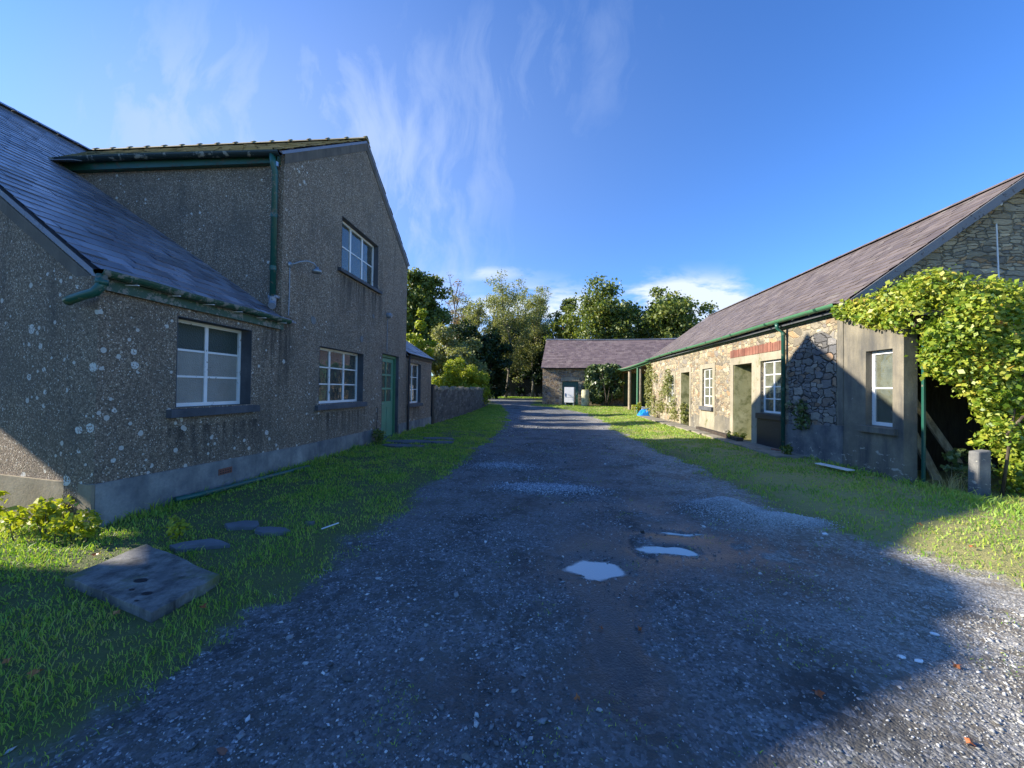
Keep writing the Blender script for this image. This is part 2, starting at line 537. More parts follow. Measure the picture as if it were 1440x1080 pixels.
def m_rubble(name, mortar, stops, scale=5.2, sq=1.7, moss=0.0, bumpd=0.035, joint=1.0):
    mt, k, b, o = mat(name)
    U = uvn(k)
    Uw = k.warp(k.warp(U, 1.7, 0.16), 11, 0.035)
    pick = k.math('GREATER_THAN', k.noise(k.mapping(Uw, (1.0, 1.6, 1)), 1.5, 2), 0.5)

    def layer(sc, off):
        Us = k.mapping(Uw, (1.0, sq, 1), loc=(off, off * .7, 0))
        f1 = k.vor(Us, sc, 'F1', '2D', 0.80)
        f2 = k.vor(Us, sc, 'F2', '2D', 0.80)
        f1.distance = f2.distance = 'CHEBYCHEV'
        sp_ = k.new('ShaderNodeSeparateColor'); k.l.new(f1.outputs['Color'], sp_.inputs[0])
        return k.math('MULTIPLY', k.math('SUBTRACT', f2.outputs['Distance'], f1.outputs['Distance']), 0.6), sp_
    eA, sA = layer(scale * .78, 0.0)
    eB, sB = layer(scale * 1.45, 3.3)

    def sel(x_, y_):
        return k.math('ADD', k.math('MULTIPLY', x_, k.math('SUBTRACT', 1.0, pick)), k.math('MULTIPLY', y_, pick))
    ed = sel(eA, k.math('MULTIPLY', eB, 0.8))
    r0 = sel(sA.outputs[0], sB.outputs[0]); r1 = sel(sA.outputs[1], sB.outputs[1]); r2 = sel(sA.outputs[2], sB.outputs[2])
    cc = k.ramp(r0, stops)
    grain = k.noise(k.mapping(U, (11, 26, 1)), 1.0, 8, 0.75, 0.7)
    rough = k.noise(U, 70, 4, 0.7)
    mul = k.new('ShaderNodeVectorMath', operation='SCALE')
    k.l.new(cc, mul.inputs[0])
    k.l.new(k.math('MULTIPLY', k.mapr(r1, 0, 1, 0.56, 1.08), k.mapr(grain, 0.3, 0.7, 0.66, 1.25)), mul.inputs[3])
    cc = mul.outputs[0]
    jn = k.noise(U, 6, 4, 0.7)
    edj = k.math('ADD', ed, k.mapr(jn, 0.3, 0.7, -0.03, 0.03))
    mm = k.mapr(edj, 0.02 * joint, 0.075 * joint, smooth=True)
    mn = k.noise(U, 40, 5, 0.7)
    mc = k.mix(k.mapr(mn, 0.35, 0.65), mortar, tuple(c * 0.6 for c in mortar))
    cc = k.mix(mm, mc, cc)
    big = k.noise(U, 0.9, 6, 0.65)
    cc = k.mix(k.mapr(big, 0.50, 0.75, 0, 0.45), cc, C('554e40'))
    if moss > 0:
        mo = k.noise(U, 1.5, 6, 0.7)
        cc = k.mix(k.mapr(mo, 0.66 - .2 * moss, 0.74 - .1 * moss, 0, .75), cc, C('5c6534'))
    k.l.new(cc, b.inputs['Base Color'])
    b.inputs['Roughness'].default_value = 0.9
    h = k.math('MULTIPLY', k.mapr(edj, 0.0, 0.11, smooth=True), k.math('ADD', k.math('MULTIPLY', r2, 0.5), 0.5))
    h = k.math('ADD', h, k.math('ADD', k.math('MULTIPLY', grain, 0.45), k.math('MULTIPLY', rough, 0.12)))
    k.l.new(k.bump(h, 1.0, bumpd), b.inputs['Normal'])
    return mt


def m_slate(name, stops, lichen=0.2, rough=0.45, moss=None):
    mt, k, b, o = mat(name)
    P = pos(k)
    r = island(k)
    cc = k.ramp(r, stops)
    n = k.noise(P, 2.4, 6, 0.65)
    n2 = k.noise(P, 55, 4, 0.7)
    cc = k.mix(k.mapr(n2, 0.35, 0.7, 0, 0.35), cc, tuple(c * 0.5 for c in stops[0][1]))
    cc = k.mix(k.mapr(n, 0.60 - lichen * .25, 0.75, 0, 0.6), cc, moss or C('8d8a84'))
    k.l.new(cc, b.inputs['Base Color'])
    k.l.new(k.mapr(n, 0.3, 0.7, rough - .1, rough + .2), b.inputs['Roughness'])
    k.l.new(k.bump(n2, 0.4, 0.004), b.inputs['Normal'])
    return mt


def m_paint(name, c, under, wear=0.3, rough=0.45, scale=14, metal=0.0):
    mt, k, b, o = mat(name)
    P = pos(k)
    n = k.noise(P, scale, 7, 0.7, 0.4)
    n2 = k.noise(P, 3, 5, 0.6)
    f = k.mapr(k.math('ADD', n, k.math('MULTIPLY', n2, 0.4)), 0.92 - wear * .45, 0.95 - wear * .42)
    cc = k.mix(k.mapr(n2, 0.3, 0.7, 0, 0.4), c, tuple(x * 0.62 for x in c))
    cc = k.mix(f, cc, under)
    k.l.new(cc, b.inputs['Base Color'])
    k.l.new(k.mapr(f, 0, 1, rough, 0.85), b.inputs['Roughness'])
    b.inputs['Metallic'].default_value = metal
    k.l.new(k.bump(k.math('MULTIPLY', f, -1.0), 0.4, 0.002), b.inputs['Normal'])
    return mt


def m_glass(name, tint=(0.75, 0.8, 0.78), dirt=0.25, dirtc=(0.25, 0.26, 0.22)):
    mt, k, b, o = mat(name)
    k.n.remove(b)
    P = pos(k)
    tr = k.new('ShaderNodeBsdfTransparent'); tr.inputs[0].default_value = (*tint, 1)
    gl = k.new('ShaderNodeBsdfGlossy'); gl.inputs['Roughness'].default_value = 0.02
    wv = k.noise(P, 3.5, 2)
    k.l.new(k.bump(wv, 0.25, 0.02), gl.inputs['Normal'])
    fr = k.new('ShaderNodeFresnel'); fr.inputs['IOR'].default_value = 1.55
    m1 = k.new('ShaderNodeMixShader')
    k.l.new(k.math('MULTIPLY', fr.outputs[0], 1.9, clamp=True), m1.inputs[0]); k.l.new(tr.outputs[0], m1.inputs[1]); k.l.new(gl.outputs[0], m1.inputs[2])
    df = k.new('ShaderNodeBsdfDiffuse'); df.inputs[0].default_value = (*dirtc, 1)
    n = k.noise(P, 5, 6, 0.7)
    m2 = k.new('ShaderNodeMixShader')
    k.l.new(k.mapr(n, 0.3, 0.8, dirt * .4, dirt * 1.6), m2.inputs[0])
    k.l.new(m1.outputs[0], m2.inputs[1]); k.l.new(df.outputs[0], m2.inputs[2])
    k.l.new(m2.outputs[0], o.inputs[0])
    return mt


def m_frosted(name, c):
    mt, k, b, o = mat(name)
    U = uvn(k)
    v = k.vor(U, 55, dims='2D')
    n = k.noise(U, 3, 5, 0.7)
    cc = k.mix(k.mapr(n, 0.3, 0.7, 0, 0.6), c, tuple(x * 0.55 for x in c))
    k.l.new(cc, b.inputs['Base Color'])
    b.inputs['Roughness'].default_value = 0.3
    b.inputs['Specular IOR Level'].default_value = 0.5
    k.l.new(k.bump(v.outputs['Distance'], 0.8, 0.006), b.inputs['Normal'])
    return mt


def m_leaf(name, stops, trans=0.35, rough=0.5, var=0.9):
    mt, k, b, o = mat(name)
    r = island(k)
    n = k.noise(pos(k), var, 3)
    f = k.math('ADD', k.math('MULTIPLY', r, 0.65), k.mapr(n, 0.3, 0.7, 0, 0.35))
    cc = k.ramp(f, stops)
    k.l.new(cc, b.inputs['Base Color'])
    b.inputs['Roughness'].default_value = rough
    t = k.new('ShaderNodeBsdfTranslucent')
    lt = k.mix(1.0, cc, (1.25, 1.3, 0.55), 'MULTIPLY')
    k.l.new(lt, t.inputs[0])
    ms = k.new('ShaderNodeMixShader'); ms.inputs[0].default_value = trans
    k.l.new(b.outputs[0], ms.inputs[1]); k.l.new(t.outputs[0], ms.inputs[2])
    k.l.new(ms.outputs[0], o.inputs[0])
    return mt


def m_bark(name, c0, c1):
    mt, k, b, o = mat(name)
    P = pos(k)
    n = k.noise(k.mapping(P, (6, 6, 1.2)), 3, 6, 0.7)
    k.l.new(k.mix(k.mapr(n, .35, .65), c0, c1), b.inputs['Base Color'])
    b.inputs['Roughness'].default_value = 0.95
    k.l.new(k.bump(n, 0.8, 0.02), b.inputs['Normal'])
    return mt


def m_ground():
    mt, k, b, o = mat('ground')
    P = pos(k)
    at = k.new('ShaderNodeAttribute', attribute_name='lawn').outputs['Fac']
    wt = k.new('ShaderNodeAttribute', attribute_name='wet').outputs['Fac']
    dirt_n = k.noise(P, 1.7, 7, 0.65)
    v = k.vor(P, 70); sp = k.new('ShaderNodeSeparateColor'); k.l.new(v.outputs['Color'], sp.inputs[0])
    v2 = k.vor(P, 26); sp2 = k.new('ShaderNodeSeparateColor'); k.l.new(v2.outputs['Color'], sp2.inputs[0])
    fine = k.noise(P, 120, 4, 0.7)
    sx = k.new('ShaderNodeSeparateXYZ'); k.l.new(P, sx.inputs[0])
    dry = k.mapr(k.math('ADD', sx.outputs[0], k.math('MULTIPLY', dirt_n, 1.5)), 1.6, 3.9, smooth=True)  # track base and grit toned paler towards the right, by position
    lane_ = k.noise(k.mapping(P, (1.6, .35, 1)), 1.0, 5, .6)
    base = k.mix(k.mapr(k.math('ADD', dirt_n, lane_), 0.78, 1.22), C('3a3c3d'), C('76736c'))
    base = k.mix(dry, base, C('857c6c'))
    patch = k.noise(P, 0.75, 5, 0.6)
    # grit: pale and dark chips
    chip = k.mix(sp.outputs[0], C('4a4d50'), C('898c90'))
    chip = k.mix(k.mapr(sp.outputs[1], 0.93, 0.97), chip, C('b4b6ba'))
    gm = k.mapr(k.math('ADD', dirt_n, k.math('MULTIPLY', sp2.outputs[2], 0.3)), 0.52, 0.72)
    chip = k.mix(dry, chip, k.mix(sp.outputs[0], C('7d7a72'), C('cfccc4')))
    cc = k.mix(k.math('MULTIPLY', gm, 0.9), base, chip)
    cc = k.mix(k.mapr(fine, 0.35, 0.7, 0, 0.35), cc, C('35342f'))
    bare = k.mapr(patch, 0.52, 0.66)
    cc = k.mix(k.math('MULTIPLY', bare, 0.45), cc, C('575046'))
    # moss film
    ms = k.noise(P, 2.7, 6, 0.7)
    cc = k.mix(k.mapr(ms, 0.60, 0.74, 0, 0.5), cc, C('4c5230'))
    wetc = k.mix(k.math('MULTIPLY', wt, 0.8), cc, C('2b2c2d'))
    soil = k.mix(k.noise(P, 6, 6, 0.7), C('46542a'), C('64663a'))
    soil = k.mix(k.mapr(sx.outputs[0], 2.6, 3.6), soil, k.mix(k.noise(P, 9, 5, 0.7), C('77803c'), C('a89a6c')))
    fin = k.mix(at, wetc, soil)
    k.l.new(fin, b.inputs['Base Color'])
    rr = k.mapr(k.math('ADD', wt, k.math('MULTIPLY', dirt_n, 0.3)), 0.2, 1.0, 0.9, 0.28)
    k.l.new(k.mix(at, rr, (0.95, 0.95, 0.95)), b.inputs['Roughness'])
    h = k.math('ADD', k.math('MULTIPLY', v.outputs['Distance'], -0.8), k.math('MULTIPLY', fine, 0.6))
    h = k.math('MULTIPLY', h, k.math('SUBTRACT', 1.0, k.math('MULTIPLY', wt, 0.75)))
    k.l.new(k.bump(h, 0.9, 0.012), b.inputs['Normal'])
    return mt


def m_stone_chip(name, stops, rough=0.7):
    mt, k, b, o = mat(name)
    cc = k.ramp(island(k), stops)
    sx = k.new('ShaderNodeSeparateXYZ'); k.l.new(pos(k), sx.inputs[0])
    dry = k.mapr(sx.outputs[0], 0.8, 2.8, smooth=True)  # chips get paler with x, towards the right of the track
    cc = k.mix(k.math('MULTIPLY', dry, 0.45), cc, C('d8d5cc'))
    n = k.noise(pos(k), 160, 3)
    cc = k.mix(k.mapr(n, .3, .7, 0, .35), cc, C('35363a'))
    k.l.new(cc, b.inputs['Base Color'])
    b.inputs['Roughness'].default_value = rough
    return mt


M = {}
M['dash'] = m_pebbledash('pebbledash', C('97836d'), C('dec6a8'), C('f4e8d4'), 1.0)
M['plinth'] = m_cement('plinth_render', C('64676a'), C('a3a29a'), C('3c4045'), peel=0.0, scale=1.0)
M['plinth_pale'] = m_cement('plinth_pale', C('85796200'[:6]), C('9c917b'), C('5c5646'), drk=0.5)
M['cement'] = m_cement('cement_surround', C('8b8471'), C('a69d88'), C('55524a'), drk=0.5, moss=0.15)
M['cement_dark'] = m_cement('cement_dark', C('53565a'), C('8f8d86'), C('3b3f46'), peel=0.9, drk=0.55)
M['cement_wall'] = m_cement('cement_wall', C('6a6558'), C('8a8270'), C('3a3d42'), peel=0.5, drk=0.85)
M['mossy'] = m_cement('mossy_plaster', C('99986c'), C('b5b28c'), C('6b7048'), moss=0.55, drk=0.4)
M['verge'] = m_cement('verge_mortar', C('5f574c'), C('766c5f'), C('3c3832'), drk=0.7)
M['reveal'] = m_cement('painted_reveal', C('4a4c50'), C('66686c'), C('2c2e33'), drk=0.5)
M['black_paint'] = m_paint('black_paint', C('1b1e26'), C('4b4b4e'), 0.2, 0.5)
M['rubble'] = m_rubble('rubble_stone', C('a89c84'), [(0, C('6f675a')), (.2, C('9c9482')), (.45, C('b9aa88')), (.65, C('958872')), (.8, C('a88a66')), (.9, C('7d7a76')), (1, C('cabf9f'))], 4.4, 1.75, moss=0.15, bumpd=0.028)
M['rubble_grey'] = m_rubble('rubble_stone_grey', C('7d7666'), [(0, C('8a857c')), (.3, C('b5a991')), (.55, C('cbbb9c')), (.8, C('a59882')), (1, C('c09a70'))], 3.6, 3.0, bumpd=0.045, joint=0.7)
M['rubble_far'] = m_rubble('rubble_stone_barn', C('aaa08e'), [(0, C('6d5c4a')), (.3, C('a08668')), (.55, C('b79b74')), (.75, C('7d6a58')), (1, C('8d8a88'))], 3.6, 1.5, moss=0.1)
M['slate'] = m_slate('slate_blue', [(0, C('63656e')), (.5, C('7b7d88')), (1, C('9a9ca8'))], 0.2, 0.30)
M['slate_moss'] = m_slate('slate_mossy', [(0, C('7b7258')), (.5, C('94895f')), (1, C('a19a80'))], 0.5, 0.7, C('a8a070'))
M['slate_purple'] = m_slate('slate_purple', [(0, C('594f4c')), (.5, C('655b57')), (1, C('736863'))], 0.0, 0.6)
M['slate_barn'] = m_slate('slate_barn', [(0, C('655655')), (.5, C('726261')), (1, C('80706c'))], 0.0, 0.6)
M['green'] = m_paint('green_paint', C('4b7d5c'), C('6a6458'), 0.25, 0.4)
M['green_dark'] = m_paint('green_paint_dark', C('1e4a38'), C('4d4a40'), 0.35, 0.45)
M['green_flake'] = m_paint('green_flaking', C('2c5340'), C('86837a'), 0.45, 0.5, 13)
M['gutter_old'] = m_paint('old_gutter', C('23302b'), C('8f9085'), 0.38, 0.5, 7)
M['teal'] = m_paint('teal_paint', C('23564a'), C('6d6a5c'), 0.3, 0.35)
M['door_green'] = m_paint('door_green', C('5f9378'), C('8a8a78'), 0.2, 0.4)
M['white'] = m_paint('white_flaking', C('ecece8'), C('8a8172'), 0.16, 0.45, 12)
M['white_clean'] = m_paint('white_enamel', C('e4e5e6'), C('a9a59c'), 0.1, 0.3)
M['wood'] = m_bark('weathered_wood', C('7a6e5c'), C('b0a48e'))
M['wood_dark'] = m_bark('dark_timber', C('251f1a'), C('4c4137'))
M['lead'] = m_paint('lead', C('93989f'), C('62656b'), 0.3, 0.4, metal=0.2)
M['steel'] = m_paint('galvanised', C('9da3a8'), C('6f6f6c'), 0.3, 0.35, metal=0.7)
M['board'] = m_paint('barge_board', C('6d7076'), C('45474c'), 0.3, 0.6)
M['red_brick'] = m_cement('red_brick', C('7d4a3c'), C('9c6f5c'), C('4c3a32'), drk=0.8)
M['rubble_open'] = m_rubble('rubble_open_joints', C('2b2a28'), [(0, C('6a6a6c')), (.3, C('8d8a86')), (.6, C('a39c8e')), (.8, C('767472')), (1, C('a08468'))], 3.9, 1.9, bumpd=0.05, joint=0.8)
M['glass'] = m_glass('window_glass')
M['glass_dirty'] = m_glass('window_glass_dirty', (0.7, 0.72, 0.65), 0.5, (0.20, 0.21, 0.16))
M['frost'] = m_frosted('frosted_glass', C('9a968a'))
M['frost_green'] = m_frosted('green_frosted_glass', C('37473f'))
M['cloth'] = m_paint('curtain_cloth', C('b9b4a6'), C('8f8a7c'), 0.1, 0.9)
M['inside'] = m_cement('inside_plaster', C('4a483f'), C('5c584c'), C('2c2a26'))
M['leaf_oak'] = m_leaf('oak_leaves', [(0, C('3c4e22')), (.45, C('5f7032')), (.8, C('868b42')), (1, C('a69f5c'))])
M['leaf_dark'] = m_leaf('dark_leaves', [(0, C('1d2f18')), (.5, C('2c4220')), (1, C('43562b'))], 0.2)
M['leaf_pale'] = m_leaf('pale_leaves', [(0, C('5f6a3a')), (.5, C('868a55')), (1, C('a8a474'))], 0.4)
M['leaf_yellow'] = m_leaf('yellow_leaves', [(0, C('6d7f22')), (.5, C('97a12c')), (1, C('bcb63d'))], 0.4)
M['leaf_vine'] = m_leaf('vine_leaves', [(0, C('3c5a1c')), (.3, C('6d8a2c')), (.62, C('a0ac3e')), (.88, C('b4b04a')), (.95, C('b8863c')), (1, C('9c5a34'))], 0.35, 0.45, 1.5)
M['leaf_ivy'] = m_leaf('ivy_leaves', [(0, C('33441f')), (.5, C('4f6233')), (.85, C('6f7c4a')), (1, C('98a070'))], 0.2, 0.4)
M['leaf_rust'] = m_leaf('rusty_leaves', [(0, C('6b4a30')), (.5, C('8a6a45')), (1, C('9a8560'))], 0.3)
M['grass'] = m_leaf('grass_blades', [(0, C('567c2c')), (.35, C('7aa23e')), (.65, C('a4b84e')), (.88, C('b8b85e')), (1, C('c9b67c'))], 0.35, 0.55, 0.9)
M['straw'] = m_leaf('straw', [(0, C('9c8d5c')), (1, C('c9b984'))], 0.3)
M['dead_leaf'] = m_leaf('dead_leaf', [(0, C('7a3a1e')), (.5, C('9b5228')), (1, C('b98a4a'))], 0.2)
M['bark'] = m_bark('bark', C('3a3228'), C('6b6152'))
M['bark_pale'] = m_bark('pale_bark', C('4b463e'), C('7d766a'))
M['ground'] = m_ground()
M['chips'] = m_stone_chip('gravel_chips', [(0, C('43474b')), (.5, C('6a6e72')), (.8, C('93979b')), (.95, C('bfc2c4')), (1, C('e0e0e0'))])
M['chips_blue'] = m_stone_chip('blue_gravel', [(0, C('6a727c')), (.5, C('969ea8')), (1, C('dde2e8'))])
M['slab'] = m_cement('concrete_slab', C('5c5c5b'), C('8d8a82'), C('1c1b19'), drk=.9, scale=2.6, moss=0.3)
M['slate_slab'] = m_cement('slate_flag', C('5c5f63'), C('74767a'), C('3a3a38'), drk=0.5, moss=0.35)
M['path'] = m_cement('old_concrete', C('857f70'), C('9c9484'), C('4b463a'), drk=0.5, moss=0.3)
M['tarp'] = m_paint('blue_plastic', C('1d87dd'), C('52a5ea'), 0.3, 0.35)
M['barrel'] = m_cement('cream_plastic', C('b5b291'), C('c4c19f'), C('8b8a6a'), moss=0.3, drk=0.2)
M['fence'] = m_bark('fence_boards', C('23211e'), C('3b372f'))
M['block'] = m_rubble('block_wall', C('6b665d'), [(0, C('57534d')), (.5, C('706b62')), (1, C('858074'))], 2.6, 2.2, moss=0.1, bumpd=0.02)
M['bottle'] = m_paint('bottle_glass', C('3c4a3a'), C('5c5a4c'), 0.1, 0.15)


def m_water():
    """shallow muddy film: the reflection fades out where the water thins to nothing"""
    mt, k, b, o = mat('puddle_water')
    b.inputs['Base Color'].default_value = (0.04, 0.036, 0.03, 1)
    b.inputs['Roughness'].default_value = 0.04
    b.inputs['IOR'].default_value = 2.8
    b.inputs['Specular IOR Level'].default_value = 1.0
    k.l.new(k.bump(k.noise(pos(k), 11, 3), 0.12, 0.004), b.inputs['Normal'])
    d = k.new('ShaderNodeAttribute', attribute_name='depth').outputs['Fac']
    n = k.noise(pos(k), 45, 4, 0.7)
    f = k.mapr(k.math('ADD', d, k.math('MULTIPLY', k.math('SUBTRACT', n, 0.5), 0.008)), 0.0, 0.009, smooth=True)
    tr = k.new('ShaderNodeBsdfTransparent')
    ms = k.new('ShaderNodeMixShader')
    k.l.new(f, ms.inputs[0]); k.l.new(tr.outputs[0], ms.inputs[1]); k.l.new(b.outputs[0], ms.inputs[2])
    k.l.new(ms.outputs[0], o.inputs[0])
    return mt


M['water'] = m_water()


# ------------------------------------------------------------------ ground
def grid(xs, ys, zoff=0.0):
    X, Y = np.meshgrid(xs, ys)
    Zv = height(X, Y) + zoff
    V = np.stack([X, Y, Zv], -1).reshape(-1, 3)
    nx = len(xs); ny = len(ys)
    i = np.arange((ny - 1) * (nx - 1)); r = i // (nx - 1); c = i % (nx - 1)
    a = r * nx + c
    return V, np.stack([a, a + 1, a + nx + 1, a + nx], 1)


def vattr(o, name, vals):
    a = o.data.attributes.new(name, 'FLOAT', 'POINT')
    a.data.foreach_set('value', np.asarray(vals, np.float32))


xs = np.unique(np.round(np.concatenate([np.linspace(-900, -40, 12), np.linspace(-40, -6, 35), np.linspace(-6, -2.4, 46), np.linspace(-2.4, 4.6, 250), np.linspace(4.6, 12, 60), np.linspace(12, 60, 30), np.linspace(60, 900, 12)]), 4))
ys = np.unique(np.round(np.concatenate([np.linspace(-300, -5, 10), np.linspace(-5, 1, 20), np.linspace(1, 6.5, 210), np.linspace(6.5, 14, 100), np.linspace(14, 50, 120), np.linspace(50, 160, 25), np.linspace(160, 1500, 12)]), 4))
V, F = grid(xs, ys)
g = mesh_obj('ground', V, F, M['ground'], smooth=True, recalc=False)
tag(g, kind='structure')
vattr(g, 'lawn', lawn(V[:, 0], V[:, 1]))
wet = np.clip(gs(V[:, 0], V[:, 1], WETS) + np.clip((0.012 - (V[:, 2])) * 18, 0, .6) * (V[:, 1] < 7), 0, 1) * smooth(.36, .5, fbm(V[:, 0] * 2.2, V[:, 1] * 2.2, 55) + .06)
vattr(g, 'wet', wet)

for x0_, x1_, y0_, y1_ in ((-0.05, 0.80, 2.85, 3.50), (0.62, 1.62, 3.52, 3.93), (0.75, 1.85, 3.94, 4.34)):
    V, F = grid(np.linspace(x0_, x1_, 70), np.linspace(y0_, y1_, 50))
    dep = WATER - V[:, 2]
    V[:, 2] = WATER
    keepf = (dep[F] > -0.002).any(axis=1)
    p_ = mesh_obj('puddle', V, F[keepf], M['water'], recalc=False)
    vattr(p_, 'depth', dep)
    tag(p_, kind='structure')

# concrete strip along the right-hand range
mb = MB()
y = 8.9
while y < 21.5:
    L = random.uniform(.7, 1.3)
    w = random.uniform(-.06, .06)
    z = float(height(5.2, y)) + random.uniform(.0, .02)
    a = 5.64; bq = 4.98 + w - .006 * (y - 9)
    mb.hexa([(bq, y, z - .1), (a, y + .01, z - .1), (a, y + L - .03, z - .1), (bq + .03, y + L - .03, z - .1),
             (bq, y, z + .03), (a, y + .01, z + .035), (a, y + L - .03, z + .03), (bq + .03, y + L - .03, z + .035)])
    y += L
tag(mb.build('concrete_path', M['path'], bevel=.012), kind='structure')


# ------------------------------------------------------------------ scatter helpers
OCT_V = np.array([(1, 0, 0), (0, 1, 0), (-1, 0, 0), (0, -1, 0), (0, 0, 1), (0, 0, -1)], float)
OCT_F = np.array([(0, 1, 4), (1, 2, 4), (2, 3, 4), (3, 0, 4), (1, 0, 5), (2, 1, 5), (3, 2, 5), (0, 3, 5)])


def rot_rand(n, tilt=0.5):
    a = rng.uniform(0, 2 * np.pi, n); b = rng.normal(0, tilt, n); c = rng.normal(0, tilt, n)
    ca, sa, cb, sb, cc, sc = np.cos(a), np.sin(a), np.cos(b), np.sin(b), np.cos(c), np.sin(c)
    Rz = np.zeros((n, 3, 3)); Rz[:, 0, 0] = ca; Rz[:, 0, 1] = -sa; Rz[:, 1, 0] = sa; Rz[:, 1, 1] = ca; Rz[:, 2, 2] = 1
    Rx = np.zeros((n, 3, 3)); Rx[:, 0, 0] = 1; Rx[:, 1, 1] = cb; Rx[:, 1, 2] = -sb; Rx[:, 2, 1] = sb; Rx[:, 2, 2] = cb
    Ry = np.zeros((n, 3, 3)); Ry[:, 1, 1] = 1; Ry[:, 0, 0] = cc; Ry[:, 0, 2] = sc; Ry[:, 2, 0] = -sc; Ry[:, 2, 2] = cc
    return Rz @ Rx @ Ry


def pebbles(P, size, flat=0.55):
    n = len(P)
    v = OCT_V[None] * (1 + rng.uniform(-.35, .35, (n, 6, 3)) * (OCT_V[None] != 0)) + rng.uniform(-.28, .28, (n, 6, 3))
    s = size[:, None] * np.stack([rng.uniform(.7, 1.3, n), rng.uniform(.6, 1.0, n), rng.uniform(flat * .6, flat * 1.2, n)], 1)
    v = v * s[:, None, :]
    v = np.einsum('nij,nkj->nki', rot_rand(n, .35), v) + P[:, None, :]
    f = OCT_F[None] + (np.arange(n) * 6)[:, None, None]
    return v.reshape(-1, 3), f.reshape(-1, 3)


# gravel lying on the track
N = 260000
x = rng.uniform(-2.6, 7, N); yv = 1.0 + 19 * rng.uniform(0, 1, N) ** 2.2
dens = np.clip((fbm(x * 1.4, yv * 1.1, 77) - .40) * 5.5, 0.04, 1) * np.clip(1.0 - 1.0 * np.clip(gs(x, yv, WETS[:3]), 0, 1), .04, 1)
dens *= (1 - lawn(x, yv)) * (1 - 0.6 * smooth(4, 12, yv))
rim = (np.abs(height(x, yv) - WATER) < .012) & (yv < 4.6)
dens = np.where(rim, np.maximum(dens, .55), dens)
dens = np.maximum(dens, .8 * np.clip(gs(x, yv, [(-1.2, 2.2, .8, 1.0, 1.0), (-.9, 3.6, .5, 1.2, .8), (1.3, 2.8, .7, .5, .9), (2.0, 1.4, 1.2, .6, 1.0), (0.0, 5.75, .7, .3, .8)]), 0, 1) * (1 - lawn(x, yv)))
keep = (rng.uniform(0, 1, N) < dens) & (height(x, yv) > WATER - .006)
x, yv = x[keep], yv[keep]
sz = 0.0042 * np.exp(rng.normal(0, .42, len(x))) * (1 + .10 * yv)
sz = np.where(rng.uniform(0, 1, len(x)) < .012, sz * 2.4, sz)
Pp = np.stack([x, yv, height(x, yv) + sz * .2], 1)
vv, ff = pebbles(Pp, sz)
tag(mesh_obj('gravel', vv, ff, M['chips'], recalc=False, uv=False), 'loose grey gravel chippings scattered over the dark track', 'gravel', kind='stuff')

# gravel heaps
for lab, hs_, n_ in (('low heap of blue-grey gravel spilling towards the right-hand grass beyond the puddles', HEAPS, 16000),
                     ('thin spread of pale gravel in the middle of the track', PATCH[:1], 8000),
                     ('small faint patch of gravel further up the left of the track', PATCH[1:], 3500)):
    cx, cy, sx, sy, a_ = zip(*hs_)
    idx = rng.integers(0, len(hs_), n_)
    x = np.array(cx)[idx] + rng.normal(0, .62, n_) * np.array(sx)[idx]
    yv = np.array(cy)[idx] + rng.normal(0, .62, n_) * np.array(sy)[idx]
    sz = .0065 * np.exp(rng.normal(0, .3, n_)) * (1.35 if cy[0] > 5.5 else 1)
    vv, ff = pebbles(np.stack([x, yv, height(x, yv) + sz * .6], 1), sz)
    o = mesh_obj('gravel_heap', vv, ff, M['chips_blue'], recalc=False, uv=False, origin=(cx[0], cy[0], 0))
    tag(o, lab, 'gravel heap', 'heaps of gravel on the track')


# ------------------------------------------------------------------ grass
def blades(P, h, w, lean=0.45):
    n = len(P)
    a = rng.uniform(0, 2 * np.pi, n)
    d = np.stack([np.cos(a), np.sin(a), np.zeros(n)], 1)
    b = rng.uniform(0, 2 * np.pi, n)
    L = np.stack([np.cos(b), np.sin(b), np.zeros(n)], 1) * (rng.uniform(.1, 1.0, n) * lean)[:, None]
    upv = np.array([0, 0, 1.0])
    p0 = P - d * w[:, None] / 2; p1 = P + d * w[:, None] / 2
    mid = P + (upv * .6 + L * .35) * h[:, None]
    p2 = mid + d * w[:, None] * .38; p3 = mid - d * w[:, None] * .38
    tip = P + (upv * .95 + L * 1.15) * h[:, None]
    p4 = tip + d * w[:, None] * .08; p5 = tip - d * w[:, None] * .08
    v = np.stack([p0, p1, p2, p3, p4, p5], 1).reshape(-1, 3)
    q = np.array([(0, 1, 2, 3), (3, 2, 4, 5)])
    f = (q[None] + (np.arange(n) * 6)[:, None, None]).reshape(-1, 4)
    return v, f


def sow(n, xr, yr, power, mask, hfun=None):
    x = rng.uniform(*xr, n); y = yr[0] + (yr[1] - yr[0]) * rng.uniform(0, 1, n) ** power
    k = rng.uniform(0, 1, n) < mask(x, y)
    return x[k], y[k]


def in_building(x, y):
    return ((x < -4.29) & (y > 3.34 + .18 * (-4.3 - x)) & (y < 29)) | ((x > 5.66) & (y > 6.7) & (y < 31.9)) | ((x > -0.3) & (y > 31.9))


SLABS = [(-3.4, 9.75, 1.1, .45), (-2.85, 10.4, .9, .4), (-3.35, 9.05, .95, .38), (-2.6, 9.8, .55, .3), (-2.95, 3.15, .40, .20), (-2.58, 3.5, .32, .17), (-2.95, 3.64, .34, .16), (-2.35, 3.75, .10, .07)]


